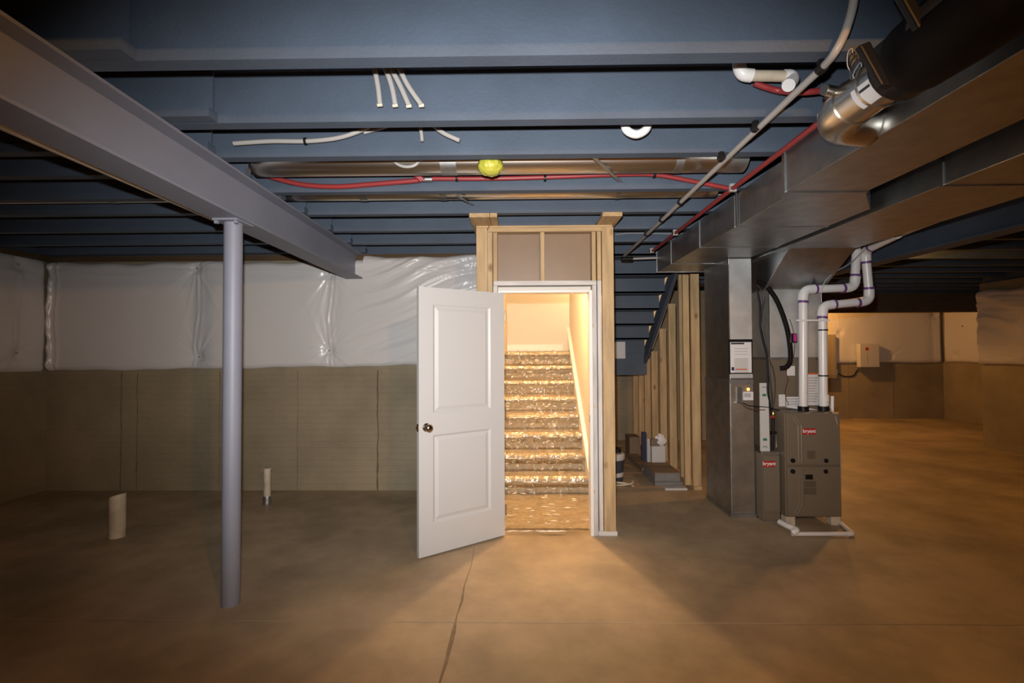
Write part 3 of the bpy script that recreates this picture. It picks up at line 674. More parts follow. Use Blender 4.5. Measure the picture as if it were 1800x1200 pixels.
# ================================================================== FURNACE
FX0, FX1, FY, FYB, FZ0 = 2.31, 2.79, 4.25, 5.00, 0.075
FZ1 = PY(1420, 725, FY).z
fn = empty('furnace', (2.55, 4.6, 0), 'taupe gas furnace with four black knobs and a red badge', 'furnace')
bx('cabinet', TAUPE, fn, FX0, FX1, FY+.012, FYB, FZ0, FZ1, bev=.006)
ZM = PY(1420, 818, FY).z
def fdoor(name, z0, z1, cut):
    d_ = bx(name, TAUPE2, fn, FX0+.012, FX1-.012, FY-.006, FY+.014, z0, z1, bev=.006)
    a, c = FX0+.045, FX1-.10; i = .05; zz0, zz1 = z0+.02, z1-.02
    if cut == 'top': poly = [(FX0+.125, zz0), (c, zz0), (c, zz1), (FX0+.125, zz1-.0), (FX0+.125, zz1-.05), (FX0+.125, zz0)][:4]
    poly = [(FX0+.145, zz0 + (0.09 if cut == 'bottom' else 0)), (FX0+.145 - (.04 if cut == 'bottom' else 0), zz0), (c, zz0), (c, zz1), (FX0+.145-(.04 if cut == 'top' else 0), zz1), (FX0+.145, zz1-(.08 if cut == 'top' else 0))]
    cl = [poly[0]]
    for q in poly[1:]:
        if math.hypot(q[0]-cl[-1][0], q[1]-cl[-1][1]) > 1e-4: cl.append(q)
    if math.hypot(cl[0][0]-cl[-1][0], cl[0][1]-cl[-1][1]) < 1e-4: cl.pop()
    b = nb(); prism(b, cl, 'y', FY-.014, FY-.005)
    obj('raised_panel', b, TAUPE2, d_)
    # bright folded ridges on the hinge side
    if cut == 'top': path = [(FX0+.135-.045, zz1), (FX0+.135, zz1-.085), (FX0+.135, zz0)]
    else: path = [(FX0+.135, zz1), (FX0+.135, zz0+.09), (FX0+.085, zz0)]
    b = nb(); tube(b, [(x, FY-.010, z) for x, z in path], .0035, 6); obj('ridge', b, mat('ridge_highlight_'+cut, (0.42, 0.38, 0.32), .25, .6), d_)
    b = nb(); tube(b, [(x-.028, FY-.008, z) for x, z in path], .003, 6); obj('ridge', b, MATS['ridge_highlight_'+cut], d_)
    return d_
up = fdoor('upper_door', ZM+.008, FZ1-.006, 'top')
lw = fdoor('lower_door', FZ0+.010, ZM-.008, 'bottom')
for kx, ky in ((1393, 809), (1451, 809), (1393, 828), (1450.5, 828)):
    c = PY(kx, ky, FY-.006)
    b = nb(); lathe(b, [(.019, 0), (.019, -.012), (.014, -.020), (.003, -.021)], (c.x, FY-.006, c.z), 16, 'y'); obj('knob', b, BLACK, up if ky < 815 else lw, smooth=True)
def badge(parent, px, py, Y, wpx=24):
    a, c = PY(px-wpx/2, py+5.5, Y), PY(px+wpx/2, py-5.5, Y)
    o = bx('badge', RED, parent, a.x, c.x, Y-.004, Y, a.z, c.z, bev=.0015)
    lettering('badge_lettering', 'bryant', WHITEINK, o, (c.z-a.z)*.80, ((a.x+c.x)/2, Y-.0052, (a.z+c.z)/2+.003), .0008)
    return o
badge(up, 1422, 758, FY-.0145)
c = PY(1422, 838, FY-.014)
bx('sight_glass', BLACK, lw, c.x-.032, c.x+.032, FY-.019, FY-.0135, c.z-.021, c.z+.021, bev=.002)
plate('printed_label', TAUPED, lw, 1414, 1434, 845, 856, FY-.0135, t=.001)
plate('printed_label', TAUPED, lw, 1413, 1435, 857, 869, FY-.0135, t=.001)
plate('printed_label', TAUPED, up, 1419, 1433, 792, 806, FY-.0135, t=.001)
for xx in (FX0+.005, FX1-.085):
    for yy in (FY+.02, FYB-.1): bx('foot', PVCT, fn, xx, xx+.08, yy, yy+.08, 0, FZ0-.001, bev=.004)
# coil cabinet and plenum
CY = 4.52
CZ1 = PY(1400, 628, CY).z
cc = empty('coil_cabinet', (2.55, 4.75, FZ1), 'taupe coil cabinet with paper labels standing on the furnace', 'coil cabinet')
bx('cabinet', TAUPE, cc, FX0, FX1, CY, FYB, FZ1+.001, CZ1-.02, bev=.004)
bx('top_flange', GALVD, cc, FX0-.004, FX1+.004, CY-.006, FYB, CZ1-.02, CZ1)
plate('label', PAPER, cc, 1383, 1397, 643, 660, CY, t=.002)
plate('label', PAPER, cc, 1419, 1440, 655, 712, CY, t=.002)
plate('label', PAPER, cc, 1369, 1380, 693, 714, CY, t=.002)
plate('label', PAPER, cc, 1382, 1412, 697, 714, CY, t=.002)
plate('label_heading', ORANGEINK, cc, 1419, 1440, 655, 658, CY-.002, t=.001)
for q in range(10): plate('label_print', PAPERG, cc, 1421, 1438-(q*7 % 6), 663+q*4.6, 665+q*4.6, CY-.002, t=.0006)
for q in range(3): plate('label_print', PAPERG, cc, 1384, 1408, 700+q*4.5, 702+q*4.5, CY-.002, t=.0006)
pl = empty('supply_plenum', (2.55, 4.75, CZ1), 'flash-brightened galvanised plenum between the coil cabinet and the sloped duct', 'duct')
bx('plenum_box', GALVLIT, pl, FX0+.004, FX1-.004, CY-.03, FYB, CZ1+.001, 2.084, bev=.003)
bx('corner_seam', GALV, pl, FX0-.002, FX0+.003, CY-.036, CY-.028, CZ1+.005, 2.08)
# filter cabinet
GX0, GX1, GY = 2.152, 2.303, 4.33
GZ1 = PY(1350, 794, GY).z
fc = empty('filter_cabinet', ((GX0+GX1)/2, 4.6, 0), 'narrow taupe filter cabinet with a red badge beside the furnace', 'filter cabinet')
bx('body', TAUPE, fc, GX0, GX1, GY+.012, 5.0, 0.02, GZ1-.02, bev=.003)
fd = bx('access_door', TAUPE2, fc, GX0+.006, GX1-.006, GY-.004, GY+.0118, PY(1350, 899, GY).z, GZ1-.035, bev=.004)
bx('top_rim', GALVD, fc, GX0, GX1, GY+.004, GY+.03, GZ1-.02, GZ1)
bx('base', GALVD, fc, GX0+.01, GX1-.01, GY+.03, 4.98, 0, .02)
badge(fd, 1351.5, 815, GY-.0045, 22)
# green printed strip leaning on the filter cabinet
gs = empty('packing_strip', tuple(PY(1342, 793, GY+.03)), 'long white strip with green printed marks resting on the filter cabinet', 'strip')
a0, a1 = PY(1337, 793, GY+.02), PY(1335.5, 673, 4.44); wdt = .082
b = nb()
q = [a0+Vector((0, 0, .001)), a0+Vector((wdt, 0, .001)), a1+Vector((wdt*.92, 0, 0)), a1]
f_ = [b.verts.new(p) for p in q]; g_ = [b.verts.new(p+Vector((0, .012, 0))) for p in q]
b.faces.new(f_); b.faces.new(g_[::-1])
for k in range(4): b.faces.new((f_[k], g_[k], g_[(k+1) % 4], f_[(k+1) % 4]))
bmesh.ops.recalc_face_normals(b, faces=b.faces); obj('board', b, CARTONW, gs)
for t in (.06, .17, .82, .93):
    cpt = a0.lerp(a1, t)+Vector((wdt*.48, -.0025, 0))
    if t in (.06, .93):
        b = nb(); tube(b, [cpt+Vector((.02*math.cos(s), 0, .014*math.sin(s)-.006)) for s in (.3, .9, 1.57, 2.2, 2.8)], .003, 5); obj('green_mark', b, GREEN, gs)
    else: bx('green_mark', GREEN, gs, cpt.x-.018, cpt.x+.018, cpt.y, cpt.y+.002, cpt.z-.011, cpt.z+.011)

# ================================================================== PVC VENTS
def pvc(name, pts, r, label, rings=True, rad=None, m=PVC, cat='pipe', n=16):
    pts = [Vector(p) for p in pts]; rad = rad or r*2.0
    zmin = min(pts, key=lambda p: p.z)
    root = empty(name, tuple(zmin), label, cat); path = [pts[0]]; arcs = []
    for i in range(1, len(pts)-1):
        A_ = arc(pts[i-1], pts[i], pts[i+1], rad); arcs.append(A_); path += A_
    path.append(pts[-1])
    obj('pipe', tube(nb(), path, r, n), m, root, smooth=True)
    for A_ in arcs:
        s, e_ = (A_[0]-A_[1]).normalized(), (A_[-1]-A_[-2]).normalized()
        pp = [A_[0]+s*r*1.0] + A_ + [A_[-1]+e_*r*1.0]
        el = obj('elbow', tube(nb(), pp, r*1.16, n), m, root, smooth=True)
        if rings:
            for c0, dd in ((pp[0], s), (pp[-1], e_)):
                obj('primer_ring', tube(nb(), [c0-dd*.004, c0+dd*.016], r*1.19, n), PURPLE, el, smooth=True)
    return root
VY = 4.38
V1 = [PY(1412, 723, VY), PY(1412, 509, VY), PY(1502, 505, VY+.02), PY(1506, 425, VY+.02)]
V2 = [PY(1447.5, 720, VY), PY(1446, 537, VY), PY(1529, 529, VY+.02), PY(1521, 440, VY), ]
V1[0].z = V2[0].z = FZ1+.03
vr = .036
v1 = pvc('vent_pipe', V1, vr, 'white vent pipe leaving the furnace top, the taller of the two bends')
v2 = pvc('vent_pipe', V2 + [Vector((3.04, 3.9, V2[-1].z+.03)), Vector((3.06, -2.5, 2.47))][:1], vr, 'white vent pipe with black bands leaving the furnace top, the lower of the two bends')
for V, o in ((V1, v1), (V2, v2)):
    obj('collar', tube(nb(), [V[0]-Vector((0, 0, .029)), V[0]+Vector((0, 0, .012))], vr*1.25, 18), BLACK, o, smooth=True)
for py in (580, 660):
    c = PY(1446.8, py, VY); obj('band', tube(nb(), [c-Vector((0, 0, .006)), c+Vector((0, 0, .006))], vr*1.08, 18), BLACK, v2, smooth=True)
c = PY(1448, 700, VY); obj('coupling', tube(nb(), [c-Vector((0, 0, .06)), c+Vector((0, 0, .03))], vr*1.2, 18), PVC, v2, smooth=True)
pa = PY(1535, 430, 4.32); 
pipe('intake_pipe', PVC, None, spline([PY(1531, 434, 4.36), pa+Vector((.03, -.08, .01)), Vector((3.07, 3.6, 2.47)), Vector((3.07, 2.6, 2.49)), Vector((3.06, -2.5, 2.52))], 5), .024, label='thin white pipe running along the edge of the wide duct', cat='pipe')
a, c = PY(1400, 563, VY-.045), PY(1459, 561, VY-.045)
bx('pipe_strap', PVC, None, a.x, c.x, VY-.047, VY-.038, a.z-.008, a.z+.008, label='flat white strap tying the two vent pipes together', cat='strap')
pipe('thin_cable', PEXW, None, spline([PY(1530, 430, 4.30), PY(1512, 446, 4.30), PY(1495, 462, 4.30), PY(1470, 477, 4.30), PY(1452, 492, 4.30), PY(1444, 512, 4.315), PY(1444, 532, 4.325)]), .004, 6, label='thin white cable looping over the vent pipes', cat='cable')
# condensate and floor drain pipes
Zf = FZ1+.03
pipe('condensate_pipe', PVC, None, [PY(1383, 714, 4.47), PY(1440, 722, 4.47)], .013, label='small white condensate pipe lying across the furnace top', cat='pipe')
so = empty('drain_standpipe', tuple(Vector((PY(1463, 730, 4.30).x, 4.30, FZ1))), 'short white standpipe on the furnace top beside the black-banded vent pipe', 'pipe')
c = PY(1463, 728, 4.30); obj('tube', tube(nb(), [Vector((c.x, 4.30, FZ1+.002)), Vector((c.x+.004, 4.30, PY(1466, 696, 4.30).z))], .014, 12), PVC, so, smooth=True)
pipe('small_hose', PEXW, None, spline([PY(1455, 705, 4.33), PY(1462, 722, 4.27), PY(1468, 740, 4.245)+Vector((.012, 0, 0)), Vector((FX1+.012, 4.28, .6)), Vector((FX1+.014, 4.3, .1)), Vector((FX1+.02, 4.3, .01))]), .004, 6, label='thin white hose running down the side of the furnace', cat='hose')
fp = [PZ(1392, 938, .028), PZ(1500, 938, .028), PZ(1472, 914, .028)]
dp = pvc('floor_drain_pipe', fp, .017, 'white drain pipe lying on the floor in front of the furnace', rings=False, n=12)
t0 = fp[0]
obj('trap', tube(nb(), spline([t0+Vector((-.012, .16, .040)), t0+Vector((.010, .07, .036)), t0+Vector((.035, .02, .034)), t0+Vector((.03, -.012, .030)), t0+Vector((-.005, -.008, .012))]), .024, 12), PVC, dp, smooth=True)
# refrigerant line, wires, gas pipe
LY = 4.44
pipe('refrigerant_line', BLACKJ, None, spline([PY(1332, 494, LY), PY(1346, 502, LY), PY(1362, 522, LY), PY(1374, 548, LY), PY(1384, 580, LY-.01), PY(1389, 612, LY-.01), PY(1389, 634, LY-.01), PY(1382, 645, LY-.01), PY(1371, 647, LY+.01)]), .021, 12, label='thick black insulated refrigerant line bending down in front of the plenum', cat='pipe')
bx('pipe_tag', BLACK, None, PY(1390, 594, LY-.05).x, PY(1400, 594, LY-.05).x, LY-.062, LY-.035, PY(1395, 602, LY-.05).z, PY(1395, 586, LY-.05).z, bev=.003, label='black tag with magenta face on the refrigerant line', cat='tag')
tg = bpy.data.objects['pipe_tag']; plate('tag_face', MAGENTA, tg, 1395, 1400, 587, 600, LY-.0625, t=.001)
pipe('sensor_wire', COPPER, None, spline([PY(1388, 560, LY-.04), PY(1394, 580, LY-.05), PY(1397, 605, LY-.05), PY(1394, 630, LY-.03), PY(1382, 652, LY-.02), PY(1385, 668, LY), PY(1380, 690, LY), PY(1386, 712, LY)]), .003, 6, label='thin sensor wire hanging from the refrigerant line', cat='wire')
for i, (pp, mm, rr, lb) in enumerate((
    ([(1331, 500), (1340, 514), (1342, 530), (1338, 560), (1344, 596), (1351, 630), (1353, 660), (1357, 700), (1360, 735)], BLACK, .007, 'black wire bundle dropping between the tall duct and the furnace'),
    ([(1331, 510), (1336, 540), (1337, 575), (1342, 600), (1348, 625), (1350, 660), (1350, 690), (1356, 728)], BLACK, .010, 'thicker black cable hanging beside the plenum'),
    ([(1352, 632), (1358, 646), (1362, 668), (1362, 690), (1359, 716)], NICKEL, .005, 'slim metal line beside the black wires'),
    ([(1306, 708), (1315, 712), (1330, 714), (1352, 716), (1372, 722), (1385, 722)], BLACK, .004, 'black wire crossing from the control box to the furnace'),
    ([(1300, 706), (1312, 716), (1326, 720), (1345, 720)], COPPER, .0035, 'brown wire sagging below the control box'))):
    pipe('wire', mm, None, spline([PY(a, c, LY-.005-.012*i) for a, c in pp]), rr, 7, label=lb, cat='wire', group=None)
gp = empty('gas_pipe', tuple(PY(1358, 800, 4.40)), 'black iron gas pipe with a brass valve beside the furnace', 'pipe')
obj('riser', tube(nb(), [PY(1358, 790, 4.40), PY(1359, 735, 4.40)], .013, 10), BLACK, gp, smooth=True)
obj('valve', lathe(nb(), [(.012, -.03), (.018, -.02), (.018, .015), (.012, .03)], PY(1359, 728, 4.40), 12), BRASS, gp, smooth=True)
obj('valve_handle', tube(nb(), [PY(1355, 733, 4.36), PY(1362, 733, 4.36)], .008, 8), RED, gp, smooth=True)
obj('tee', tube(nb(), [PY(1344, 760, 4.40), PY(1366, 760, 4.40)], .014, 10), BLACK, gp, smooth=True)
obj('drip_leg', tube(nb(), spline([PY(1366, 760, 4.40), PY(1366, 772, 4.40), PY(1365, 786, 4.40)]), .010, 10), GREYBOX, gp, smooth=True)

# far utilities
ep = empty('breaker_panel', tuple(PY(1452, 665, YF-.08)), 'grey breaker panel on the far wall behind the vent pipe', 'panel')
a, c = PY(1440, 664, YF-.08), PY(1465, 588, YF-.08)
bx('box', GREYBOX, ep, a.x, c.x, YF-.17, YF-.07, a.z, c.z, bev=.006); bx('door', GREYBOX, ep, a.x+.03, c.x-.03, YF-.178, YF-.171, a.z+.05, c.z-.05, bev=.003)
mb = empty('meter_box', tuple(PY(1524, 645, YF-.12)), 'pale utility box with a round red sticker on the far wall', 'box')
a, c = PY(1508, 645, YF-.12), PY(1541, 604, YF-.12)
bx('box', CARTONW, mb, a.x, c.x, YF-.20, YF-.08, a.z, c.z, bev=.01); s_ = PY(1524, 613, YF-.2)
obj('sticker', lathe(nb(), [(.036, 0), (.036, -.004)], (s_.x, YF-.2, s_.z), 16, 'y'), RED, mb)
plate('seam', PAPERG, mb, 1523.4, 1524.6, 620, 638, YF-.2, t=.004)
ob_ = bx('outlet_box', PAPER, None, PY(1465, 655, YF).x, PY(1470, 655, YF).x, YF-.05, YF-.001, PY(1467, 659, YF).z, PY(1467, 650, YF).z, bev=.004, label='small white outlet box on the far wall', cat='outlet')
pipe('wall_cable', BLACK, None, spline([PY(1470, 655, YF-.02), PY(1484, 661, YF-.015), PY(1500, 660, YF-.015), PY(1506, 652, YF-.015), PY(1511, 646, YF-.04)]), .012, 6, label='dark cable sagging between the outlet box and the utility box', cat='cable')

# ================================================================== BLACK FRESH-AIR DUCT
AX, AZ = 1.245, 2.435
fa = empty('fresh_air_duct', (AX, .2, AZ), 'thick black-jacketed round duct with a shiny metal end under the joists', 'duct')
obj('jacket', tube(nb(), [(AX, yv, AZ) for yv in (-3.9, -2, -1, -.5, 0, .4, .8, 1.1, 1.35, 1.5, 1.56)], [.118, .116, .118, .115, .118, .116, .119, .116, .118, .112, .095], 32), BLACKJ, fa, smooth='all')
obj('tape_band', tube(nb(), [(AX, 1.49, AZ), (AX, 1.575, AZ)], .106, 32), BLACK, fa, smooth=True)
obj('metal_sleeve', tube(nb(), [(AX, 1.50, AZ), (AX, 1.80, AZ), ], .080, 32), SHINY, fa, smooth=True)
eb = obj('metal_elbow', tube(nb(), spline([(AX, 1.78, AZ), (AX+.01, 1.86, AZ), (AX+.05, 1.93, AZ-.002), (AX+.12, 1.96, AZ-.002), (AX+.187, 1.97, AZ-.002)], 4), .081, 32), SHINY, fa, smooth='all')
for yv in (1.66, 1.79): obj('bead', tube(nb(), [(AX, yv-.006, AZ), (AX, yv+.006, AZ)], .0845, 32), SHINY, fa, smooth=True)
lbv = nb(); gr = []
for k in range(9):
    a = math.pi*(1.06+.30*k/8); gr.append([lbv.verts.new((AX+.0822*math.cos(a), yv, AZ+.0822*math.sin(a))) for yv in (1.58, 1.69)])
for p_, q_ in zip(gr, gr[1:]): lbv.faces.new((p_[0], q_[0], q_[1], p_[1]))
obj('white_label', lbv, PAPER, fa, smooth='all')
lbv = nb(); gr = []
for k in range(7):
    a = math.pi*(1.12+.035*k/6); gr.append([lbv.verts.new((AX+.0828*math.cos(a), yv, AZ+.0828*math.sin(a))) for yv in (1.605, 1.665)])
for p_, q_ in zip(gr, gr[1:]): lbv.faces.new((p_[0], q_[0], q_[1], p_[1]))
obj('label_print', lbv, INK, fa, smooth='all')
act = obj('actuator', tube(nb(), [(AX-.05, 1.80, AZ+.045), (AX-.105, 1.79, AZ+.05)], .020, 16), SHINY, fa, smooth=True)
obj('actuator_cap', tube(nb(), [(AX-.1055, 1.79, AZ+.05), (AX-.109, 1.789, AZ+.05)], .018, 16), GALVD, act, smooth=True)
mpl = bx('mounting_plate', GALVD, fa, 1.165, 1.222, 1.690, 1.694, 2.47, 2.585)
for k in range(5):
    s = Vector((1.172+.008*k, 1.688, 2.555-.012*k)); sg = .6+.12*k
    obj('wire', tube(nb(), spline([s, s+Vector((-.012*sg, -.012, .012)), s+Vector((-.035*sg, -.01, -.008*k)), s+Vector((-.02, -.005, -.045)), s+Vector((.0, -.003, -.07+.008*k))], 4), .0016, 5), (PAPERG, BLACK, BLACK, NAVY, PAPERG)[k], mpl, smooth=True)
for yv, dz in ((1.50, 0), (1.36, .085)):
    b = nb(); prism(b, [(1.122, 2.335+dz), (1.155, 2.335+dz), (1.090, 2.475+dz), (1.056, 2.462+dz)], 'y', yv-.012, yv+.012)
    obj('hanger', bevel(b, .006), BLACK, fa)
for (a0_, a1_, y0_, y1_) in ((.86, .98, 1.22, 1.40), ):
    lbv = nb(); gr = []
    for k in range(9):
        a = math.pi*(a0_+(a1_-a0_)*k/8); gr.append([lbv.verts.new((AX+.1195*math.cos(a), yv, AZ+.1195*math.sin(a))) for yv in (y0_, y1_)])
    for p_, q_ in zip(gr, gr[1:]): lbv.faces.new((p_[0], q_[0], q_[1], p_[1]))
    obj('jacket_label', lbv, mat('faded_grey_print', (.05, .045, .04), .5), fa, smooth='all')

# ================================================================== ROUND DUCTS IN JOIST BAYS
rd = empty('round_branch_duct', (0, 3.03, 2.64), 'larger shiny round duct lying between the joists behind the yellow bag', 'duct')
xa, xc = PY(450, 290, 3.03).x, 1.40
obj('tube', tube(nb(), [(xa, 3.03, 2.735), (xa+.03, 3.03, 2.735), (xc, 3.03, 2.735)], [.092, .092, .092], 32), SHINY, rd, smooth=True)
for px, wdd in ((790, .10), (1190, .05), (1290, .12)):
    x = PY(px, 290, 3.03).x; obj('joint_band', tube(nb(), [(x-wdd/2, 3.03, 2.735), (x+wdd/2, 3.03, 2.735)], .0945, 32), GALVD, rd, smooth=True)
rd2 = empty('round_branch_duct', (0, 3.55, 2.65), 'smaller round duct lying in the joist bay nearest the door frame', 'duct')
obj('tube', tube(nb(), [(XL+.2, 3.55, 2.731), (1.45, 3.55, 2.731)], .082, 28), SHINY, rd2, smooth=True)
for px, wdd in ((1085, .03), (640, .05), (780, .05), (200, .05)):
    x = PY(px, 345, 3.55).x; obj('joint_band', tube(nb(), [(x-wdd/2, 3.55, 2.731), (x+wdd/2, 3.55, 2.731)], .086, 28), GALV, rd2, smooth=True)
def strap(p, q, wd, label):
    d_ = (q-p).normalized(); s_ = Vector((wd/2, 0, 0)); n_ = Vector((0, 0, .0015)); b = nb()
    vv = [p-s_, p+s_, q+s_, q-s_]; f0 = [b.verts.new(v) for v in vv]; f1 = [b.verts.new(v+n_) for v in vv]
    b.faces.new(f0); b.faces.new(f1[::-1])
    for k in range(4): b.faces.new((f0[k], f1[k], f1[(k+1) % 4], f0[(k+1) % 4]))
    bmesh.ops.recalc_face_normals(b, faces=b.faces); obj('duct_strap', b, GALV, None, label=label, cat='strap')
strap(PY(1042, 275, 2.72), PY(1092, 321, 3.24), .028, 'bent metal strap holding up the larger round duct')
strap(PY(800, 342, 3.31), PY(832, 361, 3.775), .022, 'thin metal strap under the smaller round duct')
pipe('drain_pipe', PVCT, None, [(-1.955, -2.0, 2.41), (-1.955, 3.08, 2.41)], .040, 16, label='tan pipe hung along the flank of the steel beam, half hidden by it', cat='pipe')

# ================================================================== YELLOW BAG
b = nb(); bmesh.ops.create_icosphere(b, subdivisions=4, radius=1)
cy = PY(862, 292, 2.83)
for v in b.verts:
    n_ = v.co.copy(); k = 1+.10*noise.noise(n_*2.2)+.16*abs(noise.noise(n_*4.5)); z = n_.z
    sx = .074*(1 if z < .4 else 1-.35*(z-.4)/.6)
    v.co = Vector((n_.x*sx*k, n_.y*sx*k, z*.056*k)) + cy
yb_ = empty('wrapped_light_fixture', tuple(cy-Vector((0, 0, .06))), 'bright yellow plastic bag wrapped round a fixture on the joist', 'bag')
obj('bag', b, YELLOW, yb_, smooth='all')
obj('tie', lathe(nb(), [(.030, cy.z+.045), (.022, cy.z+.055), (.04, cy.z+.085)], (cy.x, cy.y, 0), 14), YELLOW, yb_, smooth=True)

# ================================================================== PEX AND OTHER PIPES
ZP_ = 2.578
wp = empty('water_line', tuple(PZ(1270, 270, ZP_)), 'long white water line clipped under the joists toward the stairs', 'pipe')
pts_ = [PY(1503, -40, 1.66), PY(1500, 5, 1.69), PY(1488, 50, 1.705), PY(1470, 88, 1.72), PZ(1448, 116, ZP_+.004)] + [PZ(1448+(1097-1448)*t, 116+(450-116)*t, ZP_) for t in (.12, .3, .5, .75, 1)]
obj('tube', tube(nb(), spline(pts_, 5), .0145, 12), PEXW, wp, smooth=True)
for px, py in ((1444, 120), (1328, 224), (1268, 277), (1196, 355), (1163, 386), (1136, 411)):
    c = PZ(px, py, ZP_)
    cl = obj('clip', tube(nb(), [c-Vector((0, .012, 0)), c+Vector((0, .012, 0))], .021, 10), BLACK, wp, smooth=True)
    bx('clip_base', BLACK, cl, c.x-.012, c.x+.012, c.y-.010, c.y+.010, c.z+.010, ZJ-.001)
rp = empty('fire_line', (1.40, 3.5, ZP_-.02), 'red water line running along the trunk duct', 'pipe')
obj('tube', tube(nb(), [(1.402, 2.16, ZP_), (1.402, 3.2, ZP_), (1.42, 5.2, ZP_)], .0145, 12), PEXR, rp, smooth=True)
for yy in (2.22, 3.16, 4.35, 5.12):
    cl = bx('clip', PEXW, rp, 1.382+.009*(yy > 4), 1.425+.009*(yy > 4), yy-.012, yy+.012, ZP_-.02, ZJ-.001, bev=.003)
    bx('clip_pin', BLACK, cl, 1.386, 1.39, yy-.013, yy+.013, ZP_-.012, ZP_+.012)
rh = empty('fire_line', tuple(PY(900, 313, 3.2)), 'red water line sagging sideways across the joist face to the trunk', 'pipe')
hp = [(400, 284), (420, 291), (470, 309), (530, 324), (590, 328), (650, 324), (735, 317)]
obj('sagging_tube', tube(nb(), spline([PY(a, c, 3.205) for a, c in hp]), .0165, 12), PEXR, rh, smooth=True)
hp = [(735, 317), (762, 314), (830, 314), (900, 313), (1000, 310), (1080, 307), (1150, 307), (1220, 319), (1286, 332)]
obj('tube', tube(nb(), spline([PY(a, c, 3.205) for a, c in hp]), .0145, 12), PEXR, rh, smooth=True)
for px in (803, 958, 1150):
    py = 313 if px < 1000 else 307; c = PY(px, py, 3.205); obj('clip', tube(nb(), [c-Vector((.008, 0, 0)), c+Vector((.008, 0, 0))], .021, 10), BLACK, rh, smooth=True)
c = PY(752, 315, 3.205); obj('fitting', tube(nb(), [c-Vector((.04, 0, 0)), c+Vector((.03, 0, 0))], .0185, 10), GALVD, rh, smooth=True)
for k, pp in enumerate(([(700, 275), (718, 295), (728, 305), (741, 318)], [(742, 275), (731, 292), (733, 305), (745, 317)])):
    obj('branch', tube(nb(), spline([PY(a, cc_, 3.145+.018*i) for i, (a, cc_) in enumerate(pp)]), .0165, 10), PEXR, rh, smooth=True)
rb = empty('fire_line', tuple(PY(1400, 160, 2.12)), 'short curved red branch line with a black tee near the fresh-air duct', 'pipe')
obj('tube', tube(nb(), spline([PY(1326, 146, 2.205), PY(1345, 153, 2.205), PY(1372, 160, 2.20), PY(1410, 162, 2.12), PY(1450, 159, 2.12), PY(1492, 158, 2.10)]), .0135, 12), PEXR, rb, smooth=True)
c = PY(1458, 159, 2.12); obj('tee', tube(nb(), [c-Vector((.022, 0, 0)), c+Vector((.022, 0, 0))], .018, 10), BLACK, rb, smooth=True)
obj('drop_tube', tube(nb(), [c, PY(1456, 200, 2.12)], .0140, 12), PEXR, rb, smooth=True)
for py in (170, 196): c2 = PY(1457, py, 2.12); obj('crimp_ring', tube(nb(), [c2-Vector((0, 0, .008)), c2+Vector((0, 0, .008))], .0165, 10), PEXW, rb, smooth=True)
for px in (1447, 1468): c2 = PY(px, 159, 2.12); obj('crimp_ring', tube(nb(), [c2-Vector((.008, 0, 0)), c2+Vector((.008, 0, 0))], .0165, 10), PEXW, rb, smooth=True)
obj('lower_tee', tube(nb(), [PY(1443, 208, 2.12), PY(1462, 200, 2.12)], .017, 10), BLACK, rb, smooth=True)
obj('lower_tube', tube(nb(), [PY(1462, 200, 2.12), PY(1486, 190, 2.0)], .0140, 12), PEXR, rb, smooth=True)
# capped stubs hanging below the joist
for k, (tx, ex) in enumerate((((630, 60), (668, 184)), ((640, 60), (695, 185)), ((655, 60), (719, 186)), ((664, 60), (741, 185)))):
    mx_ = (655, 673, 683, 697)[k]; bend = (664, 688, 703, 717)[k]
    r_ = empty('pipe_stub', tuple(PY(ex[0], ex[1], 2.20)), ('most upright capped white stub of the row of four, nearest the steel beam', 'inner capped white stub next to the one nearest the steel beam', 'inner capped white stub, nearly straight, next to the widest slanted one', 'most slanted capped white stub of the row of four, toward the yellow bag')[k], 'pipe', 'four capped pipe stubs')
    obj('tube', tube(nb(), spline([PY(tx[0], tx[1], 2.17), PY(mx_, 112, 2.19), PY(bend, 150, 2.20), PY(ex[0], ex[1], 2.20)]), .0125, 10), PEXW, r_, smooth=True)
    c = PY(ex[0], ex[1], 2.20); obj('cap', tube(nb(), [c+Vector((-.012, 0, -.002)), c+Vector((.012, 0, .0))], .008, 8), PVCT, r_, smooth=True)
for nm, pp, rr, Y_, lb in (
    ('water_line', [(411, 252), (440, 250), (480, 248), (540, 248), (590, 243), (625, 233), (650, 221), (670, 205)], .0125, 2.61, 'white pipe end curving along the third joist near the beam'),
    ('water_line', [(700, 190), (690, 215), (672, 224), (640, 233)], .010, 2.632, 'pale short pipe crossing behind the curved white pipe'),
    ('pipe_stub', [(737, 190), (739, 222), (741, 236), (742, 248)], .010, 2.60, 'single short pale stub hanging below the second joist'),
    ('pipe_stub', [(745, 195), (764, 221), (780, 234), (808, 247)], .0125, 2.60, 'white pipe end curling out below the second joist')):
    pipe(nm, PEXW, None, spline([PY(a, c, Y_) for a, c in pp]), rr, 10, label=lb, cat='pipe')
wl_ = [o for o in bpy.data.objects if o.get('label') == 'white pipe end curving along the third joist near the beam'][0]
c = PY(537, 248, 2.61); obj('clip', tube(nb(), [c-Vector((.006, 0, 0)), c+Vector((.006, 0, 0))], .019, 10), BLACK, wl_, smooth=True)
pipe('water_line', PEXW, None, spline([PY(690, 262, 2.92), PY(692, 281, 2.92), PY(702, 290, 2.92), PY(717, 293, 2.92), PY(731, 289, 2.92), PY(738, 278, 2.92), PY(738, 262, 2.92)]), .010, 10, label='white pipe loop dipping in front of the red branches', cat='pipe')
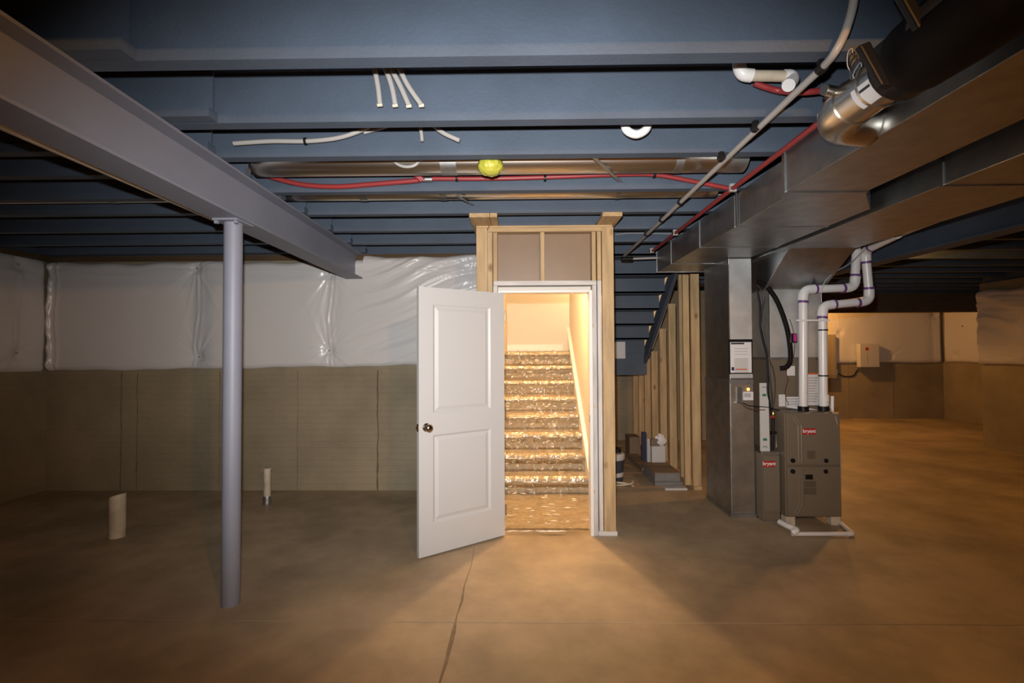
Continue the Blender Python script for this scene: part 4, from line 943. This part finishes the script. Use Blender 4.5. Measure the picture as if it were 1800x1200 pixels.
# PVC trap and elbow run
pipe('drain_trap', PVC, None, spline([PY(1098, 190, 2.50), PY(1098, 216, 2.50), PY(1102, 229, 2.50), PY(1118, 236, 2.50), PY(1134, 229, 2.50), PY(1139, 216, 2.50), PY(1139, 190, 2.50)]), .0215, 16, label='white U-shaped drain trap showing below the joist', cat='pipe')
dv_ = empty('drain_elbow_run', tuple(PY(1340, 145, 2.12)), 'white drain pipe with two elbows between the front joists', 'pipe')
obj('pipe', tube(nb(), [PY(1318, 133, 2.14), PY(1392, 134, 2.14)], .0235, 16), PVCT, dv_, smooth=True)
obj('elbow', tube(nb(), spline([PY(1299, 95, 2.14), PY(1300, 118, 2.14), PY(1307, 130, 2.14), PY(1322, 133, 2.14)]), .0285, 16), PVC, dv_, smooth=True)
obj('elbow', tube(nb(), spline([PY(1378, 134, 2.14), PY(1388, 134, 2.14), PY(1393, 140, 2.13), PY(1386, 150, 2.10)]), .0275, 16), PVC, dv_, smooth=True)
pr = empty('hose_end', tuple(PY(1125, 453, 5.24)), 'white pipe with a black foam end below the last joist', 'pipe')
obj('tube', tube(nb(), [PY(1100, 455, 5.24), PY(1158, 453, 5.24)], .012, 10), PEXW, pr, smooth=True)
obj('foam_end', tube(nb(), [PY(1092, 455, 5.24), PY(1112, 455, 5.24)], .026, 12), BLACK, pr, smooth=True)
for pp, Y_, lb in (([(1196, 337), (1215, 336), (1240, 340), (1270, 342), (1298, 341)], 3.77, 'thin white wire stapled along the joist toward the trunk duct'), ([(1082, 412), (1105, 410), (1135, 410), (1180, 411), (1205, 410)], 4.80, 'thin white wire along the joist between the door frame and trunk duct')):
    pipe('ceiling_wire', PEXW, None, spline([PY(a, c, Y_) for a, c in pp]), .005, 6, label=lb, cat='wire')

# ================================================================== FLOOR STUBS
def stub(px, pyb, pyt, r, name, label, tilt=0):
    c = PZ(px, pyb, 0); t = PY(px+.0, pyt, c.y); h = t.z; b = nb()
    root = empty(name, (c.x, c.y, 0), label, 'pipe')
    n = 24; ri = r*.88; A_ = []
    for rad, z, k in ((r, -.0, 0), (r, h, 1), (ri, h, 1), (ri, h-.15, 0)):
        A_.append([b.verts.new((c.x+rad*math.cos(a)+(tilt*.0), c.y+rad*math.sin(a), z+(tilt*rad*math.cos(a) if k else 0))) for a in (2*math.pi*q/n for q in range(n))])
    for p_, q_ in zip(A_, A_[1:]):
        for k in range(n): b.faces.new((p_[k], p_[(k+1) % n], q_[(k+1) % n], q_[k]))
    b.faces.new(A_[-1]); b.faces.new(A_[0])
    bmesh.ops.recalc_face_normals(b, faces=b.faces); obj('pipe', b, PVCT, root, smooth=True); return root, c, h
stub(206, 943, 870, .058, 'floor_pipe_stub', 'wide cream drain pipe stub sticking out of the floor near the left wall', .25)
s2_, c, h = stub(469.5, 886, 823, .034, 'floor_pipe_stub', 'slim cream drain pipe stub with a cap near the back wall')
obj('cap_rim', lathe(nb(), [(.039, h-.02), (.039, h+.002), (.036, h+.004)], (c.x, c.y, 0), 20), PVCT, s2_, smooth=True)
obj('foil_sleeve', lathe(nb(), [(.037, .001), (.040, .02), (.036, .04), (.039, .06), (.035, .085)], (c.x, c.y, 0), 20), GALVD, s2_, smooth=True)

# ================================================================== THINGS STORED UNDER THE STAIR
def flat(px0, px1, Yf, Yb, z0, z1, name, m, label, cat, m2=None, group=None):
    a, c = PY(px0, 820, Yf).x, PY(px1, 820, Yf).x
    r_ = empty(name, ((a+c)/2, (Yf+Yb)/2, z0), label, cat, group)
    bx('body', m, r_, a, c, Yf, Yb, z0, z1, bev=.004)
    if m2: bx('lid', m2, r_, a-.003, c+.003, Yf-.003, Yb+.003, z1+.0005, z1+.012, bev=.003)
    return r_
flat(1151, 1200, 5.50, 6.05, .001, .045, 'tile_box', FIBRE, 'lowest flat grey tile box under the second stair flight', 'box')
flat(1151, 1196, 5.52, 6.02, .046, .135, 'tile_box', FIBRE, 'upper flat box with brown lid on the tile box stack', 'box', CARTON)
w_ = flat(1169, 1208, 5.33, 5.42, .0005, .022, 'wood_offcut', CARTONW, 'white trim offcut lying in front of the tile boxes', 'offcut')
flat(1128, 1150, 6.15, 7.0, .001, .05, 'long_carton', CARTON, 'long flat brown carton lying on the floor behind the tile boxes', 'carton')
cbx = flat(1146, 1170, 6.10, 6.14, .001, .33, 'white_panel_box', CARTONW, 'white upright carton leaning by the studs with torn paper on top', 'carton')
a = PY(1146, 800, 6.1)
bx('brown_flap', CARTON, cbx, a.x-.01, a.x+.12, 6.09, 6.15, .331, .42, bev=.004)
b = nb(); bmesh.ops.create_icosphere(b, subdivisions=3, radius=1); cc2 = PY(1162, 776, 6.1)
for v in b.verts: k = 1+.5*noise.noise(v.co*2.5); v.co = Vector((v.co.x*.06*k, v.co.y*.04, v.co.z*.075*k)) + Vector((cc2.x, 6.11, .40))
obj('crumpled_paper', b, PAPER, cbx)
nvb = flat(1129, 1137, 6.55, 6.6, .052, .43, 'navy_board', NAVY, 'narrow dark blue board standing on the long carton', 'board')
flat(1138, 1144, 6.45, 6.5, .052, .36, 'white_board', CARTONW, 'narrow white board standing beside the blue board', 'board')
flat(1107, 1126, 7.02, 7.3, .001, .27, 'brown_carton', CARTON, 'small brown carton at the far end of the stud wall', 'carton', CARTON)
bc = PZ(1073, 838, 0); bc.x = 1.09; bc.y = 5.75
bk_ = empty('bucket', (bc.x, bc.y, 0), 'dark bucket with a white lid standing behind the door frame post', 'bucket')
obj('pail', lathe(nb(), [(.125, .0), (.128, .02), (.138, .30), (.142, .30)], tuple((bc.x, bc.y, 0)), 28), mat('dark_printed_pail', (.05, .055, .07), .4), bk_, smooth=True)
obj('band', lathe(nb(), [(.1302, .06), (.1325, .11)], (bc.x, bc.y, 0), 28), CARTONW, bk_, smooth=True)
obj('lid', lathe(nb(), [(.146, .255), (.149, .26), (.149, .315), (.14, .325), (.01, .326)], (bc.x, bc.y, 0), 28), CARTONW, bk_, smooth=True)
obj('lid_cap', lathe(nb(), [(.05, .327), (.05, .37), (.035, .385), (.003, .386)], (bc.x+.06, bc.y, 0), 20), BLACK, bk_, smooth=True)
pipe('hose_coil', PVCT, None, spline([Vector((bc.x+.02+.16*math.cos(t*.5), bc.y-.29+.10*math.sin(t*.5), .012+.004*t)) for t in range(0, 14)], 4), .010, 8, label='dusty coiled hose on the floor in front of the bucket', cat='hose')
